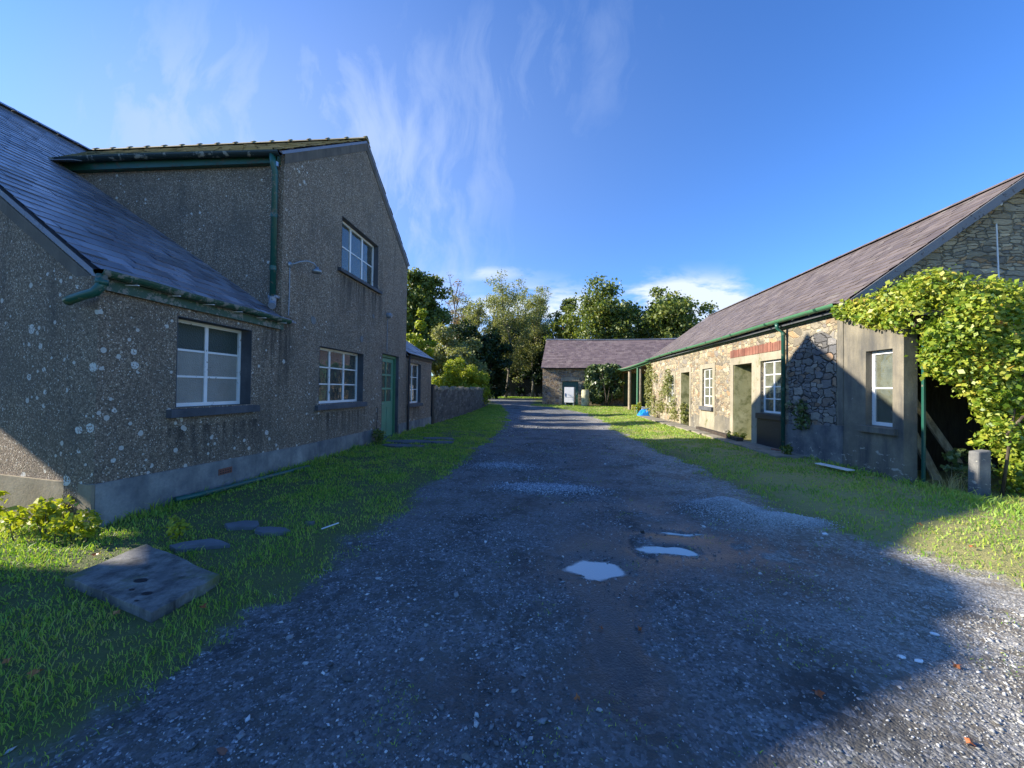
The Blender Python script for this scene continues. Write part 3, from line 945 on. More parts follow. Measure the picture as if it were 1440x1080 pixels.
def lawn_mask(x, y):
    m = lawn(x, y) ** .6 * (~in_building(x, y))
    lump = fbm(x * 2.6, y * 2.6, 12)
    m = m * np.clip((lump - .20) * 3.2, .28, 1)
    m = m * (1 - ((x > 4.95) & (y > 8.9) & (y < 21.4)) * .96)
    for cx, cy, sx, sy in SLABS:
        m = m * (1 - .97 * ((np.abs(x - cx) < sx * .5) & (np.abs(y - cy) < sy * .5)))
    m = m * (1 - ((x > -3.3) & (x < -2.25) & (np.abs(y - (2.50 - .34 * (x + 2.78))) < .235)))
    return m


def make_grass(name, label, n, xr, yr, power):
    x, y = sow(n, xr, yr, power, lawn_mask)
    lump = fbm(x * 2.6, y * 2.6, 12)
    dist = np.hypot(x, y)
    wall = np.maximum(np.exp(-np.abs(x + 4.3) / .12) * (y > 3.3) * (y < 14), np.exp(-np.abs(x - 5.6) / .2) * (y < 9))
    h = (.016 + .044 * np.clip(lump - .25, 0, 1) + .05 * wall) * np.exp(rng.normal(0, .3, len(x))) * (.75 + .25 * np.clip(lawn(x, y), 0, 1))
    w = np.clip(.0017 * dist, .0036, .03) * rng.uniform(.7, 1.3, len(x))
    v, f = blades(np.stack([x, y, height(x, y) - .004], 1), h * 1.15, w, .9)
    tag(mesh_obj(name, v, f, M['grass'], recalc=False, uv=False), label, 'grass', kind='stuff')


make_grass('grass', 'uneven green grass verge between the track and the pebbledashed house', 290000, (-7.5, -1.0), (0.6, 30), 2.0)
make_grass('grass', 'green grass verge between the track and the stone range', 200000, (-1.2, 8.5), (1.2, 31.9), 1.75)
# far strip past the lane and sparse sprigs on the track
x = rng.uniform(-12, 2, 9000); y = rng.uniform(49.6, 53, 9000)
v, f = blades(np.stack([x, y, height(x, y)], 1), rng.uniform(.1, .25, len(x)), np.full(len(x), .04))
tag(mesh_obj('grass', v, f, M['grass'], recalc=False, uv=False), 'sunlit strip of grass beyond the lane in front of the dark fence', 'grass', kind='stuff')
x = rng.uniform(-2, 4.2, 60000); y = 1.1 + 14 * rng.uniform(0, 1, 60000) ** 1.7
kk = (rng.uniform(0, 1, 60000) < np.clip((fbm(x * 3, y * 3, 44) - .60) * 9, 0, .6)) & (lawn(x, y) < .4)
x, y = x[kk], y[kk]
v, f = blades(np.stack([x, y, height(x, y) - .003], 1), rng.uniform(.006, .02, len(x)), np.full(len(x), .004) + .0006 * y, 1.2)
tag(mesh_obj('moss_sprigs', v, f, M['grass'], recalc=False, uv=False), 'sparse low sprigs of moss and weed growing through the gravel', 'weeds', kind='stuff')


# ------------------------------------------------------------------ building helpers
def rect(u0, u1, z0, z1): return [(u0, z0), (u1, z0), (u1, z1), (u0, z1)]


def slate_roof(mb, o, ud, vd, ulen, vlen, su, sv, lift=0.012, jit=1.0, sag=0.0):
    o = Vector(o); ud = Vector(ud).normalized(); vd = Vector(vd).normalized()
    nrm = ud.cross(vd)
    if nrm.z < 0: nrm = -nrm
    nv = int(math.ceil(vlen / sv)); nu = int(math.ceil(ulen / su)) + 1
    P = []; F = []
    rr = np.random.default_rng(int(abs(o.x * 31 + o.y * 17 + vlen * 7) * 10) + 5)
    for j in range(nv):
        v0 = j * sv; v1 = min(vlen, v0 + sv * 1.06)
        for i in range(nu):
            u0 = max(0, (i - .5 * (j % 2)) * su); u1 = min(ulen, (i + 1 - .5 * (j % 2)) * su)
            if u1 - u0 < .02: continue
            du = rr.normal(0, .003 * jit); dv = rr.normal(0, .005 * jit)
            l = lift * (1 + rr.uniform(-.3, .45) * jit); g_ = .0015
            if rr.uniform() < .006 * jit: dv -= .03
            def sg(u): return -sag * math.sin(math.pi * u / ulen) * (1 if sag else 0)
            a = o + ud * (u0 + g_ + du) + vd * (v0 + dv) + nrm * l
            b_ = o + ud * (u1 - g_ + du) + vd * (v0 + dv) + nrm * (l + rr.normal(0, .0015 * jit))
            c = o + ud * (u1 - g_ + du) + vd * v1 + nrm * .003
            d = o + ud * (u0 + g_ + du) + vd * v1 + nrm * .003
            if sag:
                for q, uu in ((a, u0), (b_, u1), (c, u1), (d, u0)): q.z += sg(uu) * (v0 / vlen)
            base = len(P)
            dn = nrm * .012
            P += [a, b_, c, d, a - dn, b_ - dn]
            F += [(base, base + 1, base + 2, base + 3), (base + 4, base + 5, base + 1, base)]
    mb.add(P, F)


def deck(mb, o, ud, vd, ulen, vlen, t=0.06, drop=0.01):
    o = Vector(o); ud = Vector(ud).normalized(); vd = Vector(vd).normalized()
    nrm = ud.cross(vd)
    if nrm.z < 0: nrm = -nrm
    a = o - nrm * drop; b_ = a + ud * ulen; c = b_ + vd * vlen; d = a + vd * vlen
    mb.hexa([a - nrm * t, b_ - nrm * t, c - nrm * t, d - nrm * t, a, b_, c, d])


def ridge_tiles(mb, a, b, n, r=.09, raise_=.02):
    a = Vector(a); b = Vector(b); d = (b - a)
    L = d.length / n; d.normalize(); w = d.cross(Vector((0, 0, 1))).normalized()
    for i in range(n):
        s0 = a + d * (L * i); s1 = a + d * (L * (i + 1) - .004)
        h0 = raise_
        for p0, p1, h in ((s0, s1, 0), (s1 - d * .045, s1, h0)):
            pts = []
            for q in (p0, p1):
                for uu, zz in ((-r * 1.25, -r * .75), (-r * .45, 0), (0, r * .22), (r * .45, 0), (r * 1.25, -r * .75), (r * .4, -r * .35), (-r * .4, -r * .35)):
                    pts.append(q + w * uu * (1 + h * 2) + Vector((0, 0, zz + h)))
            k = 7
            mb.add(pts, [tuple((j, (j + 1) % k, (j + 1) % k + k, j + k)) for j in range(k)] + [tuple(range(k))[::-1], tuple(range(k, 2 * k))])


def window(parent, m, u0, u1, z0, z1, cols, rows, rec=.10, depth=.3, sill=True, sill_pad=.11, sill_mat=None, frame_mat=None, pane_mat=None,
           liner=None, bar=.026, edge=.05, sill_z=.11, name='window', label=None, special=None, mull=None, sillproud=.07, colpos=None):
    """frame mesh with pane, sill as children; d<0 goes into the wall"""
    frame_mat = frame_mat or M['white']; pane_mat = pane_mat or M['glass']; sill_mat = sill_mat or M['reveal']
    fb = MB()
    d0, d1 = -rec - .05, -rec
    g_ = .004
    a0, a1, b0, b1 = u0 + g_, u1 - g_, z0 + g_, z1 - g_
    fb.boxm(m, a0, a0 + edge, d0, d1, b0, b1); fb.boxm(m, a1 - edge, a1, d0, d1, b0, b1)
    fb.boxm(m, a0 + edge, a1 - edge, d0, d1, b0, b0 + edge); fb.boxm(m, a0 + edge, a1 - edge, d0, d1, b1 - edge, b1)
    iu0, iu1, iz0, iz1 = a0 + edge, a1 - edge, b0 + edge, b1 - edge
    cp = colpos or [i / cols for i in range(1, cols)]
    for q, c in enumerate(cp):
        uu = iu0 + (iu1 - iu0) * c
        ww = edge * .8 if (mull is None or q in mull) else bar / 2
        fb.boxm(m, uu - ww / 2 - .006, uu + ww / 2 + .006, d0 + .006, d1 - .006, iz0, iz1)
    for r_ in range(1, rows):
        zz = iz0 + (iz1 - iz0) * r_ / rows
        fb.boxm(m, iu0, iu1, d0 + .012, d1 - .010, zz - bar / 2, zz + bar / 2)
    w = fb.build(name, frame_mat, parent)
    if label: w['label'] = label
    pb = MB(); dm = (d0 + d1) / 2
    if special:
        # special: list of (fraction z0, z1, material, label)
        for f0, f1, mm, lb in special:
            sb = MB(); sb.boxm(m, iu0, iu1, dm - .003, dm + .003, iz0 + (iz1 - iz0) * f0, iz0 + (iz1 - iz0) * f1)
            q = sb.build('pane', mm, w)
            if lb: q['label'] = lb
    else:
        pb.boxm(m, iu0, iu1, dm - .003, dm + .003, iz0, iz1)
        pb.build('pane', pane_mat, w)
    if liner:
        lb = MB(); t = .008
        lb.boxm(m, u0 + .0005, u0 + t, -rec + .002, .004, z0, z1 - t)
        lb.boxm(m, u1 - t, u1 - .0005, -rec + .002, .004, z0, z1 - t)
        lb.boxm(m, u0 + .0005, u1 - .0005, -rec + .002, .004, z1 - t, z1 - .0005)
        lb.build('reveal', liner, w)
    if sill:
        sb = MB()
        pz = sill_z
        sb.hexa([m(u0 - sill_pad, -rec + .002, z0 - pz), m(u1 + sill_pad, -rec + .002, z0 - pz), m(u1 + sill_pad, sillproud, z0 - pz), m(u0 - sill_pad, sillproud, z0 - pz),
                 m(u0 - sill_pad, -rec + .002, z0 + .002), m(u1 + sill_pad, -rec + .002, z0 + .002), m(u1 + sill_pad, sillproud, z0 - .018), m(u0 - sill_pad, sillproud, z0 - .018)])
        sb.build('sill', sill_mat, w, bevel=.006)
    return w


# ================================================================== LEFT HOUSE
WX, Y0, YC0, YC1, YE = -4.30, 3.39, 5.98, 11.66, 14.36
mL = lambda u, d, z: (WX + d, u, z)
house = thing('pebbledash_house', 'tall pebbledashed house with slate roof and white framed windows left of the track', 'house', (WX - 3, 8.8, 0))
EZ, SL = 2.56, 0.655          # main eaves height and slope
RX = -11.5
RZ = EZ + (WX - RX) * SL
PK = (8.81, 7.21)
win1 = rect(4.20, 5.36, 1.17, 2.25)
win2 = rect(7.07, 8.87, 1.10, 2.22)
winU = rect(7.80, 9.58, 3.92, 5.03)
doorL = rect(9.93, 11.08, 0.05, 2.34)
winE = rect(11.95, 13.12, 0.93, 2.24)
mb = MB()
outer = [(Y0, -.2), (YE, -.2), (YE, EZ - .08), (YC1, EZ - .08), (YC1, 5.25), PK, (YC0, 5.25), (YC0, EZ - .08), (Y0, EZ - .08)]
mb.panel(mL, outer, [win1, win2, winU, doorL, winE], 0, -.32)
mb.build('wall', M['dash'], house)
# near gable wall
mG = lambda u, d, z: (u, Y0 - d + .18 * (WX - u), z)
mb = MB()
mb.panel(mG, [(WX - .001, -.2), (WX - .001, EZ - .10), (RX, RZ - .12), (-18.7, EZ - .10), (-18.7, -.2)], [], -.002, -.33)
mb.build('wall', M['dash'], house)
mb = MB()   # far gable, back
mF = lambda u, d, z: (u, YE - .33 - d, z)
mb.panel(mF, [(WX - .33, -.2), (WX - .33, EZ - .2), (-7.2, EZ + 1.5), (-10.3, EZ - .1), (-10.3, -.2)], [], 0, -.32)
mb.build('wall', M['dash'], house)
mb = MB()
mb.box(-18.7, -18.4, Y0 + 3.0, YC1, -.2, EZ - .1)
mb.build('wall', M['dash'], house)
# cheek walls of the cross wing
for yy, sgn in ((YC0, 1), (YC1, -1)):
    mb = MB()
    mC = lambda u, d, z: (u, yy + sgn * (.012 + d), z)
    zt = 5.24
    mb.panel(mC, [(WX - .322, 2.3), (WX - .322, zt), (-9.2, zt), (-9.2, 4.9)], [], 0, .3)
    mb.build('wall', M['dash'], house)
# quoin/return strip covering the facade end at the cheek
# plinth
mb = MB()
mb.panel(lambda u, d, z: (WX + d, u, z), [(Y0 - .001, -.2), (9.90, -.2), (9.90, .38), (6.5, .40), (Y0 - .001, .48)], [], .001, .022)
pl = mb.build('plinth', M['plinth'], house)
mb = MB()
mb.panel(lambda u, d, z: (WX + d, u, z), [(11.12, -.2), (YE, -.2), (YE, .36), (11.12, .37)], [], .001, .022)
mb.build('plinth', M['plinth'], house)
mb = MB()
mb.panel(mG, [(WX + .022, -.2), (WX + .022, .48), (-14, .48), (-14, -.2)], [], .002, .03)
mb.build('plinth', M['plinth_pale'], house)['label'] = 'pale bare cement plinth on the gable end'
# roofs
vs = Vector((-(WX - RX), 0, RZ - EZ)).normalized()
vlen = math.hypot(WX + .1 - RX, (WX + .1 - RX) * SL)
eo = (WX + .10, Y0 - .04, EZ - .065)
skew = lambda mb_: [mb_.v.__setitem__(i, (p[0], p[1] + max(0, .18 * (WX - p[0])) * max(0, min(1, (YC0 + .3 - p[1]) / (YC0 + .3 - Y0))), p[2])) for i, p in enumerate(mb_.v)] if True else 0
mb = MB()
slate_roof(mb, eo, (0, 1, 0), vs, YC0 + .3 - Y0, vlen, .26, .20)
skew(mb)
slate_roof(mb, (WX - .36, YC0 + .3, EZ + .18), (0, 1, 0), vs, YC1 - .6 - YC0, vlen - .35, .26, .20)
slate_roof(mb, (WX + .10, YC1 + .02, EZ - .065), (0, 1, 0), vs, YE + .05 - YC1 - .02, 4.1, .26, .20)
o_ = mb.build('roof', M['slate'], house, recalc=False)
mb = MB()
deck(mb, (WX + .06, Y0 - .01, EZ - .09), (0, 1, 0), vs, YC0 - Y0 + .01, vlen, .05, .012)
skew(mb)
deck(mb, (WX - .36, YC0 + .012, EZ - .09 + .42 * SL), (0, 1, 0), vs, YC1 - YC0 - .02, vlen - .5, .05, .012)
deck(mb, (WX + .06, YC1 + .01, EZ - .09), (0, 1, 0), vs, YE - YC1, 3.7, .05, .012)
vb = Vector((-1, 0, -SL)).normalized()
deck(mb, (RX, Y0 + 1.3, RZ - .02), (0, 1, 0), vb, YC1 - Y0 - 1.3, 8.6, .05, .012)
deck(mb, (-7.3, YC1 + .01, 4.36), (0, 1, 0), vb, YE - YC1, 3.7, .05, .012)
mb.build('roof_deck', M['slate'], house)
# cross wing roof
Pm = 5.25; cs = (PK[1] - Pm) / (PK[0] - YC0)
XB = -12.2
mb = MB()
for s_, y_ in ((1, YC0 - .12), (-1, YC1 + .12)):
    vd = Vector((0, s_, cs)).normalized()
    vl = math.hypot(PK[0] - YC0 + .12, (PK[0] - YC0 + .12) * cs)
    slate_roof(mb, (XB, y_, Pm - .12 * cs + .055), (1, 0, 0), vd, WX - XB + .035, vl, .26, .19, .014, 1.6)
mb.build('roof', M['slate_moss'], house, recalc=False)['label'] = 'mossy yellow slates of the cross wing'
mb = MB()
for s_, y_ in ((1, YC0 - .10), (-1, YC1 + .10)):
    vd = Vector((0, s_, cs)).normalized()
    vl = math.hypot(PK[0] - YC0 + .10, (PK[0] - YC0 + .10) * cs)
    deck(mb, (XB, y_, Pm - .10 * cs + .05), (1, 0, 0), vd, WX - XB + .02, vl, .045, .012)
mb.build('roof_deck', M['slate'], house)
# cement verge strips up both slopes of the wing gable
mb = MB()
for ya, yb in ((YC0 + .0, PK[0]), (YC1 - .0, PK[0])):
    mb.panel(mL, [(ya, 5.25 - .0), (yb, PK[1] - .02), (yb, PK[1] - .20), (ya, 5.06)], [], .001, .014)
mb.build('verge', M['verge'], house)
mb = MB()
mb.panel(mG, [(WX - .01, EZ - .13), (RX, RZ - .15), (RX, RZ - .29), (WX - .01, EZ - .27)], [], 0, .012)
mb.build('verge', M['verge'], house)
mb = MB(); ridge_tiles(mb, (XB, PK[0], PK[1] + .10), (WX + .03, PK[0], PK[1] + .10), 17, .10, .028)
mb.build('ridge_tiles', M['slate_moss'], house)
mb = MB(); ridge_tiles(mb, (RX, Y0 + 1.26, RZ + .04), (RX, YC1, RZ + .04), 18, .09, .004)
mb.build('ridge_tiles', M['slate'], house)
# flashing, fascia, gutters of the wing
mb = MB(); mb.bar((-8.95, YC0 - .16, 5.17), (-7.75, YC0 - .17, 5.145), .30, .012, (0, -.4, 1))
mb.bar((-9.2, YC0 - .02, 5.46), (-8.35, YC0 - .28, 5.02), .22, .014, (-.5, 0, 1))
mb.build('lead_flashing', M['lead'], house)
mb = MB(); mb.box(-8.5, WX - .06, YC0 - .085, YC0 + .01, 5.04, 5.17)
mb.build('fascia', M['green_dark'], house)
gp = [(-8.55, YC0 - .15, 5.20), (-7, YC0 - .15, 5.21), (-5.5, YC0 - .15, 5.19), (WX + .03, YC0 - .15, 5.17)]
mb = MB(); mb.trough(gp, .062)
gt = mb.build('gutter', M['gutter_old'], house, smooth=False)
mb = MB(); mb.tube([(-4.40, YC0 - .15, 5.14), (-4.40, YC0 - .13, 5.0), (-4.40, YC0 - .075, 4.9), (-4.40, YC0 - .07, 2.86)], .045, 12)
dp = mb.build('downpipe', M['teal'], house, smooth=True)
for z in (4.98, 4.15, 3.3):
    mb = MB(); mb.tube([(-4.40, YC0 - .075, z), (-4.40, YC0 - .075, z + .07)], .052, 12); mb.build('collar', M['steel' if z > 4.9 else 'teal'], dp)
mb = MB(); mb.tube([(-4.40, YC0 - .07, 2.88), (-4.40, YC0 - .07, 2.78), (-4.34, YC0 - .16, 2.71)], .055, 10)
mb.box(-4.47, -4.33, YC0 - .09, YC0 + .02, 2.86, 2.90)
mb.build('pipe_shoe', M['lead'], dp)
# eaves gutter of the low front
mb = MB(); mb.box(WX + .024, WX + .05, Y0 - .03, YC0 - .005, EZ - .21, EZ - .075)
mb.build('fascia', M['green_flake'], house)
gp = [(WX + .12, Y0 - .10 + i * (YC0 + .02 - Y0 + .10) / 6, EZ - .045 + .008 * math.sin(i * 2)) for i in range(7)]
mb = MB(); mb.trough(gp, .062)
gt = mb.build('gutter', M['green_flake'], house)
for i in range(6):
    mb = MB(); mb.bar((WX + .05, Y0 + .2 + i * .45, EZ - .12), (WX + .19, Y0 + .2 + i * .45, EZ - .12), .02, .008); mb.build('gutter_bracket', M['white'], gt)
mb = MB(); mb.tube([(WX + .12, Y0 - .07, EZ - .09), (WX + .12, Y0 - .08, EZ - .2), (WX + .09, Y0 - .10, EZ - .26), (WX - .02, Y0 - .12, EZ - .30), (WX - .12, Y0 - .12, EZ - .33), (WX - .17, Y0 - .12, EZ - .35)], .042, 12)
mb.tube([(WX + .12, Y0 - .07, EZ - .19), (WX + .12, Y0 - .07, EZ - .13)], .05, 12)
mb.build('downpipe', M['teal'], house, smooth=True)['label'] = 'broken-off swan neck at the gutter end'
# extension eaves
mb = MB(); mb.box(WX + .002, WX + .03, YC1 + .01, YE, EZ - .19, EZ - .08); mb.build('fascia', M['black_paint'], house)
mb = MB(); mb.trough([(WX + .10, YC1 + .02, EZ - .07), (WX + .10, YE + .06, EZ - .07)], .055); mb.build('gutter', M['black_paint'], house)
mb = MB(); mb.tube([(WX + .10, YC1 + .12, EZ - .10), (WX + .07, YC1 + .12, EZ - .25), (WX + .06, YC1 + .12, .12)], .035, 10)
mb.build('downpipe', M['black_paint'], house)
# windows
window(house, mL, *[win1[0][0], win1[1][0]], win1[0][1], win1[2][1], 2, 3, rec=.16, liner=M['reveal'], edge=.045, label='low two-light window with green and grey frosted panes',
       special=[(0, .655, M['frost'], 'grey frosted glass'), (.66, 1, M['frost_green'], 'dark green frosted glass')])
w2 = window(house, mL, 7.07, 8.87, 1.10, 2.22, 3, 3, rec=.14, liner=M['reveal'], edge=.05, label='wide three-light window with a curtain behind it')
mb = MB()
n = 40
for i in range(n):
    a = 8.0 + .75 * i / n; b_ = 8.0 + .75 * (i + 1) / n
    da = -.26 + .025 * math.sin(i * .9); db = -.26 + .025 * math.sin((i + 1) * .9)
    bot = 1.5 - .35 * (i / n) + .12 * math.sin(i * .2)
    mb.add([mL(a, da, bot), mL(b_, db, bot), mL(b_, db, 2.0), mL(a, da, 2.0)], [(0, 1, 2, 3)])
mb.build('curtain', M['cloth'], w2, recalc=False)
mb = MB(); mb.boxm(mL, 7.1, 8.84, -.6, -.22, 1.06, 1.11); mb.build('shelf', M['wood'], w2)
wu = window(house, mL, 7.80, 9.58, 3.92, 5.03, 3, 2, rec=.12, liner=M['reveal'], edge=.05, label='upper three-light window in the gable reflecting sky', sill_pad=.14, sill_z=.09)
for (a, b_) in ((7.9, 8.35), (9.1, 9.5)):
    mb = MB(); n = 14
    for i in range(n):
        u = a + (b_ - a) * i / n; v_ = a + (b_ - a) * (i + 1) / n
        mb.add([mL(u, -.25 + .02 * math.sin(i * 1.3), 3.95), mL(v_, -.25 + .02 * math.sin((i + 1) * 1.3), 3.95), mL(v_, -.25 + .02 * math.sin((i + 1) * 1.3), 5.0), mL(u, -.25 + .02 * math.sin(i * 1.3), 5.0)], [(0, 1, 2, 3)])
    mb.build('curtain', M['cloth'], wu, recalc=False)
window(house, mL, 11.95, 13.12, .93, 2.24, 2, 3, rec=.10, liner=M['reveal'], label='far window beyond the black downpipe')
# front door
db = MB()
db.boxm(mL, 9.935, 10.01, -.20, -.08, .06, 2.335); db.boxm(mL, 11.0, 11.075, -.20, -.08, .06, 2.335); db.boxm(mL, 10.01, 11.0, -.20, -.08, 2.26, 2.335)
dr = db.build('door', M['green'], house); dr['label'] = 'green front door frame with pale green glazed door'
db = MB()
mD = mL
out = rect(10.015, 10.995, .07, 2.25)
hs2 = [rect(10.13, 10.49, 1.05 + i * .38, 1.38 + i * .38) for i in range(3)] + [rect(10.53, 10.88, 1.05 + i * .38, 1.38 + i * .38) for i in range(3)]
db.panel(mD, out, hs2, -.175, -.13)
leaf = db.build('door_leaf', M['door_green'], dr)
db = MB(); db.boxm(mL, 10.10, 10.91, -.156, -.150, 1.0, 2.2); db.build('pane', M['glass_dirty'], dr)
db = MB(); db.boxm(mL, 10.14, 10.47, -.13, -.118, .2, .9); db.boxm(mL, 10.55, 10.87, -.13, -.118, .2, .9); db.build('door_panel', M['door_green'], dr)
db = MB(); db.tube([(WX - .12, 10.10, 1.0), (WX - .07, 10.10, 1.0), (WX - .07, 10.2, 1.0)], .012); db.build('handle', M['steel'], dr)
db = MB(); db.boxm(mL, 9.8, 11.15, -.25, .14, -.06, .055); db.build('doorstep', M['slate_slab'], house, bevel=.01)
db = MB(); db.boxm(mL, 11.076, 11.083, -.3, .005, .06, 2.335); db.boxm(mL, 9.928, 9.934, -.3, .005, .06, 2.335); db.boxm(mL, 9.928, 11.083, -.3, .005, 2.336, 2.343)
db.build('door_reveal', M['reveal'], house)
# swan-neck lamp, bulkhead lamp, cables, vents
mb = MB(); mb.tube([(WX, 6.16, 3.47), (WX + .02, 6.16, 3.47)], .05, 12)
pts = [(WX + .02, 6.16, 3.47), (WX + .06, 6.2, 3.50), (WX + .11, 6.28, 3.56), (WX + .18, 6.38, 3.60), (WX + .24, 6.46, 3.585), (WX + .27, 6.50, 3.53)]
mb.tube(pts, .013, 8)
wl = mb.build('wall_lamp', M['steel'], house, smooth=True)
mb = MB(); c_ = Vector((WX + .27, 6.50, 3.53))
mb.tube([c_, c_ + Vector((0, 0, -.03)), c_ + Vector((0, 0, -.05)), c_ + Vector((0, 0, -.10))], [.03, .035, .075, .085], 16)
mb.build('lamp_shade', M['steel'], wl, smooth=True)
mb = MB(); mb.tube([(WX + .01, 6.155, 3.42), (WX + .01, 6.16, 3.0), (WX + .01, 6.15, 2.62)], .008, 6)
mb.build('cable', M['lead'], house); mb = MB()
mb.tube([(WX + .01, 10.2, 3.32), (WX + .01, 10.2, 2.40)], .008, 6)
mb.build('cable', M['lead'], house)
mb = MB(); mb.tube([(WX, 10.2, 3.38), (WX + .07, 10.2, 3.38), (WX + .13, 10.2, 3.37)], [.075, .075, .055], 16); mb.build('bulkhead_lamp', M['lead'], house, smooth=False)
for (yv_, zv_, rr_) in ((6.85, 2.66, .075), (8.75, 2.56, .075), (9.35, 3.2, .05)):
    mb = MB(); mb.tube([(WX, yv_, zv_), (WX + .012, yv_, zv_)], rr_, 20); mb.build('vent_plug', M['plinth'], house)
mb = MB(); mb.box(WX + .018, WX + .03, 4.80, 5.02, .255, .335); ab = mb.build('air_brick', M['red_brick'], house, bevel=.003)
for i in range(5):
    for j in range(2):
        mb = MB(); mb.box(WX + .0295, WX + .032, 4.82 + i * .04, 4.84 + i * .04, .27 + j * .03, .285 + j * .03); mb.build('air_slot', M['black_paint'], ab)

mb = MB(); mb.tube([(WX + .01, 9.62, .95), (WX + .03, 9.62, .90), (WX + .03, 9.62, .6), (WX + .03, 9.58, .35)], .01, 6); mb.build('waste_pipe', M['black_paint'], house)

# green pipe lying along the foot of the wall
mb = MB(); mb.tube([(-4.22, 4.15, .12), (-4.18, 4.6, .10), (-4.13, 5.2, .09), (-4.08, 5.9, .075), (-4.05, 6.4, .06)], .036, 12)
tag(mb.build('drain_pipe', M['teal'], smooth=True), 'length of green pipe lying in grass along the foot of the pebbledashed house', 'pipe')

# block wall beyond the house
wallm = thing('block_wall', 'low weathered block wall running on from the far end of the pebbledashed house', 'wall', (WX, 21, 0))
mb = MB()
ysw = np.arange(14.42, 29.0, .45)
for i in range(len(ysw) - 1):
    t0 = 1.38 + .04 * math.sin(i * 1.7) + random.uniform(-.02, .02)
    mb.box(WX - .2, WX, ysw[i] + .002, ysw[i + 1] + .003, -.2, t0)
mb.build('wall', M['block'], wallm)
mb = MB()
for i in range(len(ysw) - 1):
    for j in range(3):
        a = ysw[i] + j * .15
        if random.random() < .85:
            zt = 1.40 + .04 * math.sin(i * 1.7)
            mb.box(WX - .22 + random.uniform(-.02, .02), WX + .03 + random.uniform(-.02, .02), a, a + random.uniform(.1, .148), zt - .04, zt + random.uniform(.02, .10))
mb.build('coping', M['cement'], wallm, bevel=.012)
gpst = MB(); gpst.box(WX - .16, WX + .06, 14.37, 14.41 + .2, -.1, 1.52); gpst.box(WX - .19, WX + .09, 14.37, 14.66, 1.52, 1.58)
tag(gpst.build('gate_post', M['black_paint'], bevel=.008), 'dark gate post where the block wall meets the house end', 'post')

# ================================================================== RIGHT RANGE
RXW = 5.65; RY0, RYG, RYE = 6.72, 7.98, 21.8
REZ, RRX, RRZ = 3.23, 8.70, 5.50
mR = lambda u, d, z: (RXW - d, u, z)
barn = thing('stone_range', 'long stone outbuilding with purple slate roof and open doorways right of the track', 'outbuilding', (RXW + 2, 14, 0))
d1 = rect(11.30, 12.37, -.2, 2.26); d2 = rect(16.0, 16.97, -.2, 2.22)
wA = rect(9.93, 10.86, .92, 2.27); wB = rect(13.86, 14.72, .93, 2.26); wC = rect(17.9, 18.8, .92, 2.17); wR = rect(6.92, 7.46, .90, 2.20)
mb = MB()
mb.panel(mR, [(RYG, -.2), (RYE, -.2), (RYE, REZ - .06), (RYG, REZ - .06)], [[(a, max(b_, -.19)) for a, b_ in h] for h in (d1, d2, wA, wB, wC)], 0, -.42)
mb.build('wall', M['rubble'], barn)
mb = MB()
mb.panel(mR, [(RY0, -.2), (RYG - .001, -.2), (RYG - .001, 2.95), (RY0, 2.6)], [wR], .002, -.20)
mb.build('wall', M['cement_wall'], barn)['label'] = 'cement rendered wall stub with a narrow window'
# near gable
mG2 = lambda u, d, z: (u, RYG - d, z)
mb = MB()
mb.panel(mG2, [(RXW + .001, -.2), (2 * RRX - RXW, -.2), (2 * RRX - RXW, REZ - .1), (RRX, RRZ - .07), (RXW + .001, REZ - .1)], [], -.002, -.45)
mb.build('wall', M['rubble_grey'], barn)['label'] = 'greyer rough stone gable end'
mb = MB()
mF2 = lambda u, d, z: (u, RYE - .46 - d, z)
mb.panel(mF2, [(RXW + .43, -.2), (2 * RRX - RXW, -.2), (2 * RRX - RXW, REZ - .1), (RRX, RRZ - .07), (RXW + .43, REZ + .15)], [], 0, -.45)
mb.box(2 * RRX - RXW - .3, 2 * RRX - RXW - .01, RYG + .46, RYE - .47, -.2, REZ - .1)
mb.build('wall', M['rubble'], barn)
# render bands and surrounds (15 mm proud)
mb = MB()
mb.panel(mR, [(RYG + .0, -.2), (9.80, -.2), (9.80, .70), (9.2, .76), (8.4, .80), (RYG, .84)], [], .001, .016)
mb.build('render_band', M['cement_dark'], barn)
mb = MB()
mb.panel(mR, [(8.16, .80), (9.0, .72), (9.66, .70), (9.66, 2.0), (9.5, 2.35), (9.1, 2.62), (8.6, 2.75), (8.16, 2.5)], [], .001, .010)
mb.build('bare_stone', M['rubble_open'], barn)['label'] = 'patch of bare stone with open dark joints beside the downpipe'
mb = MB()
mb.panel(mR, [(RYG - .0, .845), (RYG + .14, .83), (RYG + .15, 3.1), (RYG, 3.1)], [], .001, .014)
mb.build('pilaster', M['cement_wall'], barn)
mb = MB()
mb.panel(mR, [(9.80, -.2), (11.30, -.2), (11.30, 2.26), (12.37, 2.26), (12.37, -.2), (12.56, -.2), (12.56, 2.47), (9.80, 2.47)], [[(a, b_) for a, b_ in wA]], .002, .018)
mb.build('surround', M['cement'], barn)
mb = MB()
yy = 9.86
while yy < 12.55:
    mb.boxm(mR, yy, yy + .066, .002, .012 + random.uniform(0, .008), 2.485, 2.71 + random.uniform(-.015, .01)); yy += .078
mb.build('brick_lintel', M['red_brick'], barn)
mb = MB()
mb.panel(mR, [(15.85, -.2), (16.0, -.2), (16.0, 2.22), (16.97, 2.22), (16.97, -.2), (17.1, -.2), (17.1, 2.42), (15.85, 2.42)], [], .002, .018)
mb.build('surround', M['cement'], barn)
mb = MB()
mb.panel(mR, [(13.66, -.2), (14.95, -.2), (14.95, 2.42), (13.66, 2.42)], [wB], .002, .018)
mb.build('surround', M['cement'], barn)
mb = MB()
